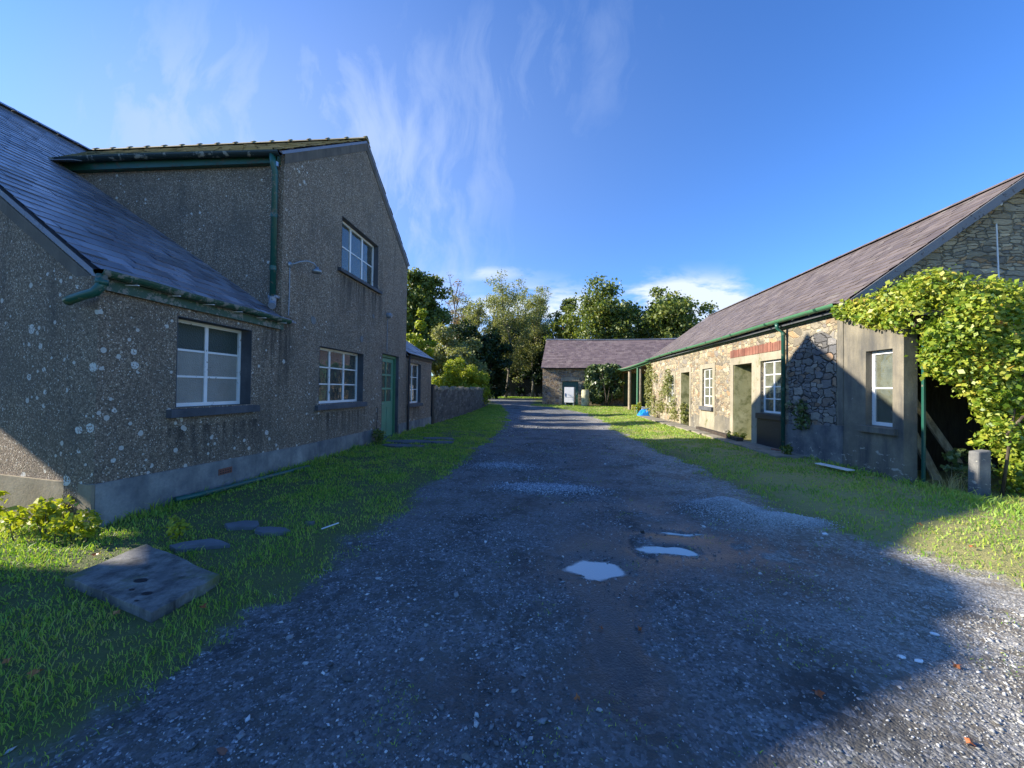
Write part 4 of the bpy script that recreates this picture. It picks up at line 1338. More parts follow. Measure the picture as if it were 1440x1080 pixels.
mb.panel(mR, [(12.56, -.2), (13.66, -.2), (13.66, .62), (13.1, .7), (12.56, .6)], [], .002, .014)
mb.build('render_band', M['cement_wall'], barn); mb = MB()
mb.panel(mR, [(14.95, -.2), (15.85, -.2), (15.85, .4), (15.4, .6), (14.95, .55)], [], .002, .014)
mb.build('render_band', M['cement_wall'], barn)
mb = MB()
mb.panel(mR, [(17.75, .75), (18.95, .75), (18.95, 2.3), (17.75, 2.3)], [wC], .002, .016)
mb.build('surround', M['cement'], barn)
mb = MB(); mb.boxm(mR, 9.90, 11.0, .02, .03, .02, .76); mb.build('black_panel', M['black_paint'], barn)
# passages behind the doorways
for (ya, yb, zt) in ((11.30, 12.37, 2.26), (16.0, 16.97, 2.22)):
    mb = MB()
    mb.hexa([(RXW + .005, yb - .012, -.1), (RXW + 2.4, yb - .45, -.1), (RXW + 2.4, yb - .40, -.1), (RXW + .005, yb + .04, -.1), (RXW + .005, yb - .012, zt + .1), (RXW + 2.4, yb - .45, zt + .1), (RXW + 2.4, yb - .40, zt + .1), (RXW + .005, yb + .04, zt + .1)])
    mb.box(RXW + .43, RXW + 2.4, ya - .05, ya + .0, -.1, zt + .1)
    mb.box(RXW + 2.4, RXW + 2.45, ya - .05, yb + .05, -.1, zt + .1)
    mb.box(RXW + .43, RXW + 2.4, ya - .05, yb + .05, zt + .1, zt + .15)
    mb.build('passage_wall', M['mossy'], barn)
    mb = MB(); mb.box(RXW - .02, RXW + 2.4, ya - .04, yb + .04, -.06, .05); mb.build('threshold', M['path'], barn)
kw = dict(frame_mat=M['white'], pane_mat=M['glass_dirty'])
window(barn, mR, 9.93, 10.86, .92, 2.27, 2, 4, rec=.07, edge=.05, sill_mat=M['black_paint'], sill_pad=.1, sill_z=.15, sillproud=.09, label='four-row window over the black panel', **kw)
window(barn, mR, 13.86, 14.72, .93, 2.26, 2, 4, rec=.06, edge=.045, sill_mat=M['reveal'], sill_pad=.12, sill_z=.14, sillproud=.10, label='window between the two doorways', **kw)
window(barn, mR, 17.9, 18.8, .92, 2.17, 2, 3, rec=.05, edge=.045, sill=True, sill_mat=M['cement'], sill_pad=.06, label='farthest window wrapped in creeper', **kw)
wr = window(barn, mR, 6.92, 7.46, .90, 2.20, 1, 2, rec=.10, edge=.06, sill_mat=M['cement_wall'], sill_pad=.10, sill_z=.12, label='narrow sash window beneath the vine', **kw)
# roof
sr = (RRZ - REZ) / (RRX - RXW)
ov = .20
vd = Vector((1, 0, sr)).normalized(); vl = math.hypot(RRX - RXW + ov, (RRX - RXW + ov) * sr)
mb = MB()
slate_roof(mb, (RXW - ov, RYG - .20, REZ - ov * sr + .03), (0, 1, 0), vd, RYE - RYG + .30, vl, .28, .21, .012, 1.4, sag=.05)
vb2 = Vector((-1, 0, sr)).normalized()
slate_roof(mb, (2 * RRX - RXW + ov, RYG - .20, REZ - ov * sr + .03), (0, 1, 0), vb2, RYE - RYG + .30, vl, .28, .21, .012, 1.2)
mb.build('roof', M['slate_purple'], barn, recalc=False)
mb = MB()
deck(mb, (RXW - ov + .03, RYG - .16, REZ - ov * sr - .03), (0, 1, 0), vd, RYE - RYG + .2, vl - .02, .04, .02)
deck(mb, (2 * RRX - RXW + ov - .03, RYG - .16, REZ - ov * sr - .03), (0, 1, 0), vb2, RYE - RYG + .2, vl - .02, .04, .02)
mb.build('roof_deck', M['board'], barn)
mb = MB(); ridge_tiles(mb, (RRX, RYG - .22, RRZ + .055), (RRX, RYE + .1, RRZ + .055), 30, .085, .004); mb.build('ridge_tiles', M['slate_purple'], barn)
mb = MB()
for s_ in (1, -1):
    xa = RRX - s_ * (RRX - RXW + ov); 
    a = Vector((xa, RYG - .215, REZ - ov * sr - .10)); b_ = Vector((RRX - s_ * .0, RYG - .215, RRZ - .08))
    mb.hexa([a + Vector((0, -.015, -.07)), b_ + Vector((0, -.015, -.09)), b_ + Vector((0, .015, -.09)), a + Vector((0, .015, -.07)),
             a + Vector((0, -.015, .10)), b_ + Vector((0, -.015, .10)), b_ + Vector((0, .015, .10)), a + Vector((0, .015, .10))])
mb.build('bargeboard', M['board'], barn)
# gutter with a slight sag, and its downpipe
gx = RXW - ov - .04
gp = [(gx, y_, 3.14 + .01 * math.sin(y_ * .8) - .0 * y_) for y_ in np.arange(RYG - .15, RYE + .2, .8)] + [(gx, RYE + .1, 3.13)]
mb = MB(); mb.trough(gp, .072); gt = mb.build('gutter', M['green'], barn)
for y_ in np.arange(8.3, 21.8, 1.8):
    mb = MB(); mb.trough([(gx, y_, 3.142), (gx, y_ + .07, 3.142)], .079); mb.build('gutter_joint', M['green_dark'], gt)
mb = MB(); mb.box(RXW - .045, RXW - .02, RYG + .02, RYE, 2.98, 3.15); mb.build('fascia', M['green'], barn)
mb = MB(); mb.tube([(gx, 9.74, 3.08), (gx + .01, 9.74, 2.98), (RXW - .09, 9.74, 2.86), (RXW - .085, 9.74, .06)], .043, 12)
dp = mb.build('downpipe', M['teal'], barn, smooth=True)
for z in (2.8, 1.5, .12):
    mb = MB(); mb.tube([(RXW - .085, 9.74, z), (RXW - .085, 9.74, z + .06)], .052, 12); mb.build('collar', M['green_dark'], dp)
# white rod and insulator on the gable
mb = MB(); mb.tube([(8.27, RYG - .06, 3.55), (8.24, RYG - .05, 4.62)], .012, 6); mb.build('conduit', M['white_clean'], barn)
mb = MB(); mb.tube([(8.25, RYG - .02, 4.95), (8.25, RYG - .10, 4.95), (8.25, RYG - .11, 5.04)], .03, 8); mb.tube([(8.25, RYG - .11, 5.02), (8.25, RYG - .11, 5.05), (8.25, RYG - .11, 5.09)], [.05, .055, .035], 10); mb.build('insulator', M['white_clean'], barn)

# lean-to at the near end (posts and beams, roof hidden under the vine)
lean = thing('lean_to', 'dark open lean-to under the vine with a green corner post', 'lean-to', (7, 7, 0))
mb = MB(); mb.box(5.85, 5.885, 6.62, 6.66, -.1, 2.5); mb.build('post', M['teal'], lean, bevel=.006)
mb = MB(); mb.box(5.70, 11, 6.56, 6.68, 2.5, 2.66); mb.build('beam', M['wood_dark'], lean)
mb = MB()
mb.hexa([(5.6, 6.45, 2.66), (11.2, 6.45, 2.66), (11.2, 7.96, 3.02), (5.6, 7.96, 3.02), (5.6, 6.45, 2.72), (11.2, 6.45, 2.72), (11.2, 7.96, 3.08), (5.6, 7.96, 3.08)])
mb.build('roof', M['slate_purple'], lean)
mb = MB(); mb.box(5.86, 8.3, 7.88, 7.93, -.1, 2.75); mb.build('shade_backing', M['fence'], lean)  # dark sheet added over the gable stone to deepen the interior shade
mb = MB(); mb.box(11.0, 11.15, 6.6, 7.95, -.1, 2.65); mb.box(8.3, 11.0, 6.6, 6.7, -.1, 2.49); mb.build('wall', M['fence'], lean)
for i, (a, b_) in enumerate((((6.42, 7.0, 0.0), (6.02, 7.7, 2.0)), ((6.85, 6.9, 0.0), (6.35, 7.6, 1.65)), ((6.5, 7.55, .75), (6.49, 7.75, 1.95)))):
    mb = MB(); mb.bar(a, b_, .13 - .02 * i, .035, (0, 1, 0)); o_ = mb.build('plank', M['wood'])
    tag(o_, ('long plank leaning inside the lean-to just right of the green post', 'broad pale plank leaning at a slant inside the lean-to, rightmost of the planks', 'short upright pale board on the back wall of the lean-to')[i], 'plank', 'planks stored in the lean-to')
mb = MB()
pr = [(5.99, 5.98), (6.15, 5.98), (6.17, 6.13), (6.0, 6.13)]
mb.hexa([(a - .02 * (a < 6.1), b_, -.1) for a, b_ in pr] + [(a, b_, .66 + .03 * (a > 6.1)) for a, b_ in pr])
tag(mb.build('concrete_post', M['cement_dark'], bevel=.02), 'stubby grey concrete post under the hanging vine', 'post')

# open veranda carrying on from the range to the barn
ver = thing('veranda', 'open-fronted veranda with timber posts between the stone range and the far barn', 'shelter', (RXW + 1, 26, .1))
gp = []
for i in range(11):
    t = i / 10; y_ = RYE + .12 + t * (30.6 - RYE); gp.append((RXW - .1 - .35 * math.sin(math.pi * t), y_, 3.12 - .22 * math.sin(math.pi * min(t, 1)) * .9))
mb = MB(); mb.trough(gp, .075); mb.build('gutter', M['green'], ver)
mb = MB()
for a, b_ in zip(gp[:-1], gp[1:]): mb.bar(Vector(a) + Vector((.12, 0, -.06)), Vector(b_) + Vector((.12, 0, -.06)), .05, .16)
mb.build('beam', M['green'], ver)
for (px_, py_, mm, r_) in ((5.55, 26.7, 'wood', .10), (5.50, 24.2, 'green', .06), (5.66, 24.2, 'wood', .09)):
    zt = np.interp(py_, [g_[1] for g_ in gp], [g_[2] for g_ in gp]) - .13
    mb = MB(); mb.tube([(px_, py_, 0), (px_, py_, zt)], r_, 10); o_ = mb.build('post', M[mm], ver)
    if mm == 'green': o_['label'] = 'green painted pipe post'
mb = MB(); mb.hexa([(5.6, RYE + .02, 3.06), (9, RYE + .02, 3.35), (9, 31.9, 3.35), (5.6, 31.9, 3.06), (5.6, RYE + .02, 3.12), (9, RYE + .02, 3.41), (9, 31.9, 3.41), (5.6, 31.9, 3.12)])
mb.build('roof', M['slate_barn'], ver)
mb = MB(); mb.box(8.6, 8.8, RYE, 31.9, 0, 3.2); mb.build('wall', M['fence'], ver)

# ================================================================== FAR BARN
BY, BX0, BX1, BEZ, BRZ = 32.0, -.30, 14.0, 3.30, 5.85
far = thing('stone_barn', 'low rubble stone barn with purple slate roof and green door at the yard end', 'barn', (BX0, BY, .2))
far.rotation_euler.z = R(-7)
mB = lambda u, d, z: (u, BY - d, z)
dB = rect(1.31, 2.58, .0, 2.10)
mb = MB(); mb.panel(mB, [(BX0, -.2), (BX1, -.2), (BX1, BEZ), (BX0, BEZ)], [dB, rect(6.1, 8.2, 0, 2.8)], 0, -.45); mb.build('wall', M['rubble_far'], far)
mb = MB(); mb.panel(lambda u, d, z: (BX0 + d, u, z), [(BY + .46, -.2), (BY + 6.4, -.2), (BY + 6.4, BEZ), (BY + 3.2, BRZ - .05), (BY + .46, BEZ + .3)], [], .001, .45)
mb.box(BX0, BX1, BY + 6.1, BY + 6.4, -.2, BEZ - .1); mb.box(BX1 - .3, BX1, BY + .5, BY + 6, -.2, BEZ); mb.build('wall', M['rubble_far'], far)
mb = MB()
sb_ = (BRZ - BEZ) / 3.2; vd = Vector((0, 1, sb_)).normalized(); vl = math.hypot(3.4, 3.4 * sb_)
slate_roof(mb, (BX0 - .12, BY - .2, BEZ - .2 * sb_ + .05), (1, 0, 0), vd, BX1 - BX0 + .2, vl, .30, .24, .016, 1.5, sag=.12)
mb.build('roof', M['slate_barn'], far, recalc=False)
mb = MB(); deck(mb, (BX0 - .1, BY - .15, BEZ - .15 * sb_), (1, 0, 0), vd, BX1 - BX0 + .1, vl - .12, .05, .03)
deck(mb, (BX0 - .1, BY + 6.55, BEZ - .15 * sb_), (1, 0, 0), Vector((0, -1, sb_)), BX1 - BX0 + .1, vl - .12, .05, .03); mb.build('roof_deck', M['slate_barn'], far)
mb = MB()
n = 28
for i in range(n):
    t0, t1 = i / n, (i + 1) / n
    zf = lambda t: BRZ + .07 - .10 * math.sin(math.pi * t)
    mb.bar((BX0 - .12 + t0 * (BX1 - BX0), BY + 3.2, zf(t0)), (BX0 - .12 + t1 * (BX1 - BX0) - .02, BY + 3.2, zf(t1)), .20, .09)
mb.build('ridge_tiles', M['slate'], far)
mb = MB()   # pale voussoirs and jambs
for i in range(9):
    u = 1.20 + i * .165; mb.boxm(mB, u, u + .14, .002, .03, 2.12 + .03 * math.sin(i * .4), 2.42 + .05 * math.sin(i * .39))
for i in range(8):
    z = .2 + i * .24; mb.boxm(mB, 1.08 - .05 * (i % 2), 1.30, .002, .025, z, z + .2); mb.boxm(mB, 2.59, 2.80 + .06 * (i % 2), .002, .025, z, z + .2)
mb.build('door_surround', M['cement'], far, bevel=.01)
mb = MB(); mb.boxm(mB, 1.31, 2.58, -.2, -.15, .1, 2.1)
for i in range(7): mb.boxm(mB, 1.33 + i * .18, 1.49 + i * .18, -.15, -.135, .12, 2.08)
dd = mb.build('door', M['teal'], far)
mb = MB(); mb.boxm(mB, 2.40, 2.46, -.135, -.11, 1.05, 1.2); mb.build('handle', M['steel'], dd)
mb = MB(); mb.boxm(mB, 6.12, 8.18, -.44, -.40, .05, 2.78)
for i in range(10): mb.boxm(mB, 6.14 + i * .205, 6.32 + i * .205, -.40, -.38, .06, 2.76)
mb.build('door', M['green_dark'], far)['label'] = 'dark green boarded door behind the veranda posts'
mb = MB(); mb.trough([(BX0, BY - .26, BEZ - .12), (6, BY - .26, BEZ - .16)], .06); mb.build('gutter', M['black_paint'], far)

# fridge and barrel in front of the barn
fz = float(height(1.85, 30.9))
fr = thing('fridge', 'old white fridge standing in front of the green barn door', 'fridge', (1.85, 30.9, fz))
fr.rotation_euler.z = R(-14)
mb = MB(); mb.box(1.48, 2.22, 30.65, 31.2, fz + .22, fz + 1.42); mb.build('cabinet', M['white_clean'], fr, bevel=.02)
mb = MB(); mb.box(1.48, 2.22, 30.59, 30.645, fz + .62, fz + 1.42); fd = mb.build('door', M['white_clean'], fr, bevel=.015)
mb = MB(); mb.box(1.48, 2.22, 30.59, 30.645, fz + .23, fz + .60); mb.build('door', M['white_clean'], fr, bevel=.015)
mb = MB(); mb.box(1.52, 1.56, 30.56, 30.59, fz + .7, fz + .95); mb.build('handle', M['steel'], fd)
for xx in (1.52, 2.14):
    mb = MB(); mb.box(xx, xx + .05, 30.68, 31.1, fz - .02, fz + .22); mb.build('leg', M['white_clean'], fr)
bz = float(height(3.0, 30.2))
wb = thing('water_butt', 'mossy cream water barrel standing between the fridge and the creeper', 'barrel', (2.98, 30.2, bz))
mb = MB(); mb.tube([(2.98, 30.2, bz - .02 + z) for z in (0, .1, .3, .35, .4, .8, .85, .9, 1.15, 1.22)], [.27, .29, .30, .315, .30, .30, .315, .30, .29, .26], 20); mb.build('body', M['barrel'], wb, smooth=True)
mb = MB(); mb.tube([(2.98, 30.2, bz + 1.2), (2.98, 30.2, bz + 1.23), (2.98, 30.2, bz + 1.25)], [.28, .28, .2], 20); mb.build('lid', M['barrel'], wb)

# blue tarpaulin, crumpled
mb = MB(); n = 14
V_ = []
for i in range(n):
    for j in range(n):
        u, v_ = i / (n - 1), j / (n - 1)
        hh = .05 + .75 * float(fbm(u * 4.1, v_ * 4.1, 5)) * math.sin(math.pi * u) ** .5 * math.sin(math.pi * v_) ** .5
        V_.append((5.0 + .85 * u + .06 * float(fbm(v_ * 5, u, 8)), 21.6 + .9 * v_, hh))
mb.add(V_, [(i * n + j, i * n + j + 1, (i + 1) * n + j + 1, (i + 1) * n + j) for i in range(n - 1) for j in range(n - 1)])
tag(mb.build('tarpaulin', M['tarp'], recalc=False), 'crumpled bright blue plastic tarpaulin at the far corner of the stone range', 'tarpaulin')
mb = MB(); mb.bar((5.6, 23.2, .12), (5.7, 23.4, .50), .25, .03, (0, 1, 0))
tag(mb.build('broken_board', M['white_clean'], bevel=.01), 'white board propped by the veranda post behind the blue tarpaulin', 'board')

# timber beam lying against the wall, white board, brick
mb = MB(); mb.hexa([(5.28, 11.35, .03), (5.45, 11.35, .03), (5.55, 14.6, .04), (5.38, 14.6, .04), (5.28, 11.35, .18), (5.45, 11.35, .18), (5.55, 14.6, .19), (5.38, 14.6, .19)])
tag(mb.build('timber_beam', M['wood_dark'], bevel=.01), 'dark timber beam lying on the concrete strip below the middle window', 'beam')
mb = MB(); z = float(height(5.2, 7.6)) + .05
mb.hexa([(5.12, 7.95, z), (5.25, 7.98, z), (5.32, 7.25, z + .02), (5.17, 7.2, z + .02), (5.12, 7.95, z + .015), (5.25, 7.98, z + .02), (5.32, 7.25, z + .035), (5.17, 7.2, z + .035)])
tag(mb.build('broken_board', M['white']), 'thin white board lying in grass at the foot of the rendered wall', 'board')
mb = MB(); mb.box(5.35, 5.46, 9.62, 9.84, .05, .12)
tag(mb.build('brick', M['red_brick'], bevel=.01), 'single brick beside the foot of the green downpipe', 'brick')

# ------------------------------------------------------------------ slabs in the left verge
z = float(height(-2.8, 2.5))
mb = MB()
q0 = [(-3.27, 2.42), (-2.29, 2.12), (-2.27, 2.58), (-3.28, 2.98)]
q = []
for i in range(4):
    a_, b_ = q0[i], q0[(i + 1) % 4]
    for t_ in range(7):
        f_ = t_ / 7; jx = random.uniform(-.012, .012) if t_ else 0
        q.append((a_[0] + (b_[0] - a_[0]) * f_ + jx, a_[1] + (b_[1] - a_[1]) * f_ + random.uniform(-.012, .012) * (t_ > 0)))
mb.panel(lambda u, d, zz: (u, zz, z + d + (.02 * (zz - 2.2) * 1.2 if d > 0 else 0)), q, [], -.05, .06)
mh = mb.build('concrete_slab', M['slab'], bevel=.006)
tag(mh, 'thick stained concrete slab with lifting holes lying in the near left grass', 'slab')
mb = MB()
for (a, b_, r_) in ((-2.52, 2.30, .022), (-2.66, 2.33, .012), (-2.50, 2.22, .010), (-2.72, 2.44, .03)):
    mb.add([(a + r_ * 1.6 * math.cos(t), b_ + r_ * math.sin(t), z + .0625 + .024 * (b_ - 2.2)) for t in np.linspace(0, 6.0, 9)], [tuple(range(9))])
mb.build('lifting_hole', M['black_paint'], mh, recalc=False)
labs = ['large slate flag by the doorstep of the pebbledashed house', 'slate flag at the far edge of the doorstep paving', 'slate flag at the near edge of the doorstep paving', 'small slate flag on the track side of the doorstep paving',
        'flat stone just beyond the concrete slab in the left grass', 'flat stone second beyond the concrete slab, towards the track', 'flat stone against the lawn side, farthest of the sunken stones near the slab', 'small pale stone at the edge of the track beyond the sunken flags']
for (cx, cy, sx, sy), lb in zip(SLABS, labs):
    z = float(height(cx, cy)); n = 7
    pts = [(cx + sx * .52 * math.cos((t + random.uniform(-.3, .3)) * 2 * math.pi / n) * random.uniform(.75, 1.3), cy + sy * .58 * math.sin((t + random.uniform(-.3, .3)) * 2 * math.pi / n) * random.uniform(.8, 1.3)) for t in range(n)]
    mb = MB(); mb.panel(lambda u, d, zz: (u, zz, d), pts, [], z - .03, z + .032)
    tag(mb.build('paving_stone', M['slate_slab'], bevel=.008), lb, 'paving stone', 'flat stones in the left verge')

# a few larger stones and fallen leaves on the track, found by where they lie
ico = None
def rock(x, y, s, m_, lab):
    n = 14
    pts = rng.normal(0, 1, (n, 3)); pts /= np.linalg.norm(pts, axis=1)[:, None]
    pts *= np.array([1, .7, .5]) * s * rng.uniform(.8, 1.1, (n, 1))
    bm = bmesh.new()
    for p_ in pts: bm.verts.new(p_)
    bmesh.ops.convex_hull(bm, input=bm.verts)
    me = bpy.data.meshes.new('rock'); bm.to_mesh(me); bm.free(); me.materials.append(m_)
    o = bpy.data.objects.new('rock', me); o.location = (x, y, float(height(x, y)) + s * .25); col.objects.link(o)
    tag(o, lab, 'stone', 'larger stones on the track')


def pix(px_, py_, z=0.0):
    d = cr * ((px_ - 720) / 550) + cu * ((540 - py_) / 550) + fw
    t = (z - EYE) / d.z
    return d.x * t, d.y * t


for (a, b_, s, mm, lb) in ((401, 1003, .020, 'chips', 'pale stone near the bottom left of the track'), (843, 1000, .019, 'chips', 'pale stone near the bottom middle of the track'),
                         (658, 1068, .028, 'slab', 'grey stone at the bottom edge left of middle'), (310, 1058, .026, 'red_brick', 'brownish stone at the bottom left corner of the track'),
                         (462, 1018, .014, 'chips', 'small white stone right of the pale one at bottom left'), (1160, 752, .03, 'chips', 'white stone right of the gravel heap'),
                         (1315, 893, .026, 'chips', 'flat white stone near the right of the shaded track'), (1268, 926, .024, 'chips', 'upper of two flat white stones low in the shade at right'), (1292, 932, .024, 'chips', 'lower of two flat white stones low in the shade at right'),
                         (493, 765, .03, 'chips', 'pale stone at the left grass edge'), (920, 645, .05, 'chips', 'pale stone beyond the puddles by the right-hand grass'), (905, 748, .035, 'wood_dark', 'dark lump between the puddles')):
    x_, y_ = pix(a, b_)
    rock(x_, y_, s, M['white_clean' if 'white' in lb else mm] if mm == 'chips' else M[mm], lb)
LEAVES = [(1150, 978, .05, 'orange leaf in the shade at lower right'), (900, 886, .03, 'rust leaf at the top of the damp patch'), (845, 885, .02, 'small brown leaf in the damp patch'),
          (1365, 1050, .04, 'orange leaf on the sunlit gravel at bottom right'), (163, 882, .05, 'brown leaf below the near corner of the concrete slab'), (50, 970, .05, 'orange leaf in the shaded grass at bottom left'),
          (135, 795, .05, 'brown leaf against the left end of the concrete slab'), (1292, 748, .05, 'yellow leaf in the right-hand grass'), (1240, 728, .05, 'brown leaf left of the yellow one in the right-hand grass'),
          (812, 985, .03, 'dark red leaf under the damp patch'), (1368, 782, .05, 'brown leaf on the sunlit grass at right'), (285, 868, .04, 'rust leaf between the slab and the track'), (10, 952, .04, 'pale leaf at the far left of the shaded grass'), (1345, 940, .04, 'orange leaf at the edge of the sun on the right')]
for (a, b_, s, lb) in LEAVES:
    x_, y_ = pix(a, b_); z = float(height(x_, y_)) + (.03 if float(lawn(x_, y_)) > .5 else .008)
    an = random.uniform(0, 6)
    pts = []
    for t, rr_ in ((0, 1.0), (.5, .45), (1.1, .85), (1.7, .4), (2.3, .8), (3.14, .5), (4.0, .8), (4.6, .4), (5.2, .85), (5.8, .45)):
        pts.append((x_ + s * .7 * rr_ * math.cos(t + an), y_ + s * .7 * rr_ * math.sin(t + an), z + .010 * math.sin(2 * t + an) + .004))
    mb = MB(); mb.add([(x_, y_, z + .008)] + pts, [(0, i, i % 10 + 1) for i in range(1, 11)])
    tag(mb.build('fallen_leaf', M['dead_leaf'], recalc=False), lb, 'leaf', 'fallen leaves')
mb = MB(); a_ = pix(452, 757); b_ = pix(476, 748); mb.bar((*a_, .09), (*b_, .09), .012, .008)
tag(mb.build('white_lath', M['white_clean']), 'short white lath lying in the left grass near the track', 'stick')


# ------------------------------------------------------------------ foliage
def leafcards(P, size, nrm=None, spread=1.0):
    """folded rhombic leaves: 4 verts, 2 triangles as one quad"""
    n = len(P)
    d = rng.normal(0, 1, (n, 3)) * spread
    if nrm is not None: d = d + nrm
    d /= np.linalg.norm(d, axis=1)[:, None] + 1e-9
    r = rng.normal(0, 1, (n, 3)); a = np.cross(d, r); a /= np.linalg.norm(a, axis=1)[:, None] + 1e-9
    b = np.cross(d, a)
    s = size[:, None]
    v = np.stack([P + a * s * .62, P + b * s * .40 + d * s * .12, P - a * s * .5, P - b * s * .40 + d * s * .12], 1).reshape(-1, 3)
    f = (np.arange(n) * 4)[:, None] + np.array([0, 1, 2, 3])
    return v, f


def tree(name, label, cat, x, y, h, r, leafm, base=.25, n_leaf=7000, ls=.22, seed=1, limbs=9, clump=.22, bark='bark', group=None, sparse=1.0, zg=None, trunkr=None, shape=1.0):
    global rng
    rs = np.random.default_rng(seed)
    keep_rng = rng; rng = rs
    zg = float(height(x, y)) if zg is None else zg
    t = thing(name, label, cat, (x, y, zg), group)
    mb = MB()
    tr = trunkr or h * (.011 if leafm in ('leaf_pale', 'leaf_rust') else .02)
    top = h * .8
    tp = [(x, y, zg - .1)]
    wx, wy = x, y
    for i in range(1, 7):
        wx += rs.normal(0, .02 * h); wy += rs.normal(0, .02 * h); tp.append((wx, wy, zg + top * i / 6))
    mb.tube(tp, [tr * (1.25 - .18 * i) for i in range(7)], 8)
    ends = []
    for i in range(limbs):
        f = base + (.95 - base) * (i + .5) / limbs
        zi = f * h * .82
        k = min(5, int(zi / top * 6)); w = zi / top * 6 - k
        s0 = Vector(tp[k]).lerp(Vector(tp[min(6, k + 1)]), min(1, w))
        an = i * 2.4 + rs.uniform(-.4, .4)
        prof = math.sin(math.pi * min(1, max(.12, (f - base) / (1 - base) * .82 + .18))) ** .6
        L = r * prof * rs.uniform(.62, .9)
        rise = h * (.10 + .14 * f) * rs.uniform(.7, 1.2)
        p1 = s0 + Vector((math.cos(an) * L * .5, math.sin(an) * L * .5, rise * .6))
        p2 = s0 + Vector((math.cos(an) * L, math.sin(an) * L, rise))
        mb.tube([s0, p1, p2], [tr * .45, tr * .28, tr * .08], 5, False)
        ends.append(p2); ends.append(s0.lerp(p1, .9))
        for j in range(4):
            q0 = s0.lerp(p2, rs.uniform(.4, .95))
            q1 = q0 + Vector(rs.normal(0, 1, 3)) * r * .22 + Vector((0, 0, r * .12))
            mb.tube([q0, q1], [tr * .14, tr * .03], 4, False)
            ends.append(q1)
    ends.append(Vector(tp[-1]) + Vector((0, 0, h * .12)))
    mb.build('trunk', M[bark], t, smooth=True)
    if n_leaf > 0:
        E_ = np.array([tuple(e) for e in ends])
        ci = rs.integers(0, len(E_), n_leaf)
        cr_ = r * clump * rs.uniform(.6, 1.2, len(E_))
        g3 = rs.normal(0, 1, (n_leaf, 3)); g3 /= np.linalg.norm(g3, axis=1)[:, None]
        rad = rs.uniform(0, 1, n_leaf) ** (.45)
        P = E_[ci] + g3 * (rad * cr_[ci])[:, None] * np.array([1.15, 1.15, .8]) + rs.normal(0, .05 * r, (n_leaf, 3))
        v, f = leafcards(P, ls * np.exp(rs.normal(0, .25, n_leaf)), g3 * .7 + np.array([0, 0, .4]))
        mesh_obj('crown', v, f, M[leafm], t, recalc=False, uv=False)
    rng = keep_rng
    return t


def at(px_, py_, Y):
    d = cr * ((px_ - 720) / 550) + cu * ((540 - py_) / 550) + fw
    t = Y / d.y
    return d.x * t, EYE + d.z * t


TREES = [
    # px centre, py top, halfwidth px, Y, leaf, n, ls, base, limbs, sparse label
    (588, 362, 40, 36, 'leaf_oak', 26000, .24, .25, 16, .33, 'bark', 'tall green oak rising right behind the house gable'),
    (634, 376, 24, 44, 'leaf_rust', 1400, .12, .3, 14, .20, 'bark_pale', 'almost bare pale tree between the oak and the birches'),
    (668, 408, 26, 47, 'leaf_pale', 8000, .15, .2, 14, .28, 'bark_pale', 'thin-leaved pale tree, left of the three airy trees over the lane'),
    (713, 392, 34, 50, 'leaf_pale', 12000, .15, .2, 16, .3, 'bark_pale', 'tallest airy pale-barked tree over the lane'),
    (750, 404, 26, 52, 'leaf_pale', 10000, .15, .2, 14, .3, 'bark_pale', 'airy tree just left of the barn gable'),
    (786, 414, 27, 47, 'leaf_oak', 9000, .24, .3, 12, .21, 'bark', 'small green tree above the left end of the barn roof'),
    (838, 397, 46, 44, 'leaf_oak', 21000, .25, .22, 20, .34, 'bark', 'big round oak behind the middle of the barn roof'),
    (886, 420, 30, 47, 'leaf_oak', 12000, .25, .25, 12, .2, 'bark', 'green tree in the gap between the two big oaks'),
    (932, 407, 41, 42, 'leaf_oak', 21000, .25, .22, 20, .34, 'bark', 'broad oak behind the right end of the barn roof'),
    (648, 404, 26, 53, 'leaf_pale', 6000, .16, .2, 14, .24, 'bark_pale', 'thin grey-green tree behind the bare pale tree'),
    (690, 398, 26, 56, 'leaf_pale', 7000, .16, .2, 14, .24, 'bark_pale', 'airy tree just left of the tallest one over the lane'),
    (732, 400, 26, 58, 'leaf_pale', 7000, .16, .2, 14, .24, 'bark_pale', 'airy tree just right of the tallest one over the lane'),
    (770, 408, 26, 56, 'leaf_oak', 7000, .2, .2, 12, .24, 'bark', 'thin green tree behind the barn gable top'),
    (700, 440, 34, 60, 'leaf_dark', 12000, .3, .05, 14, .28, 'bark', 'tall dark tree filling the gap behind the airy trees'),
    (740, 445, 34, 62, 'leaf_dark', 12000, .3, .05, 14, .28, 'bark', 'second tall dark tree behind the lane, nearest the barn'),
    (660, 440, 30, 58, 'leaf_dark', 9000, .3, .05, 14, .28, 'bark', 'tall dark tree at the left of the gap behind the airy trees'),
    (690, 462, 30, 46.5, 'leaf_dark', 12000, .28, .05, 12, .25, 'bark', 'dark evergreen mass left of the lane end'),
    (722, 455, 28, 55, 'leaf_dark', 12000, .28, .05, 12, .25, 'bark', 'dark evergreen straight over the lane end'),
    (757, 468, 26, 54, 'leaf_dark', 11000, .28, .05, 12, .25, 'bark', 'dark evergreen beside the barn gable'),
    (655, 452, 32, 45, 'leaf_dark', 9000, .28, .1, 12, .25, 'bark', 'dark tree behind the pale shrub'),
    (800, 452, 34, 52, 'leaf_dark', 9000, .28, .1, 12, .25, 'bark', 'dark tree in the shade behind the small green tree'),
    (890, 460, 50, 54, 'leaf_dark', 12000, .28, .1, 12, .25, 'bark', 'dark tree low behind the two big oaks'),
]
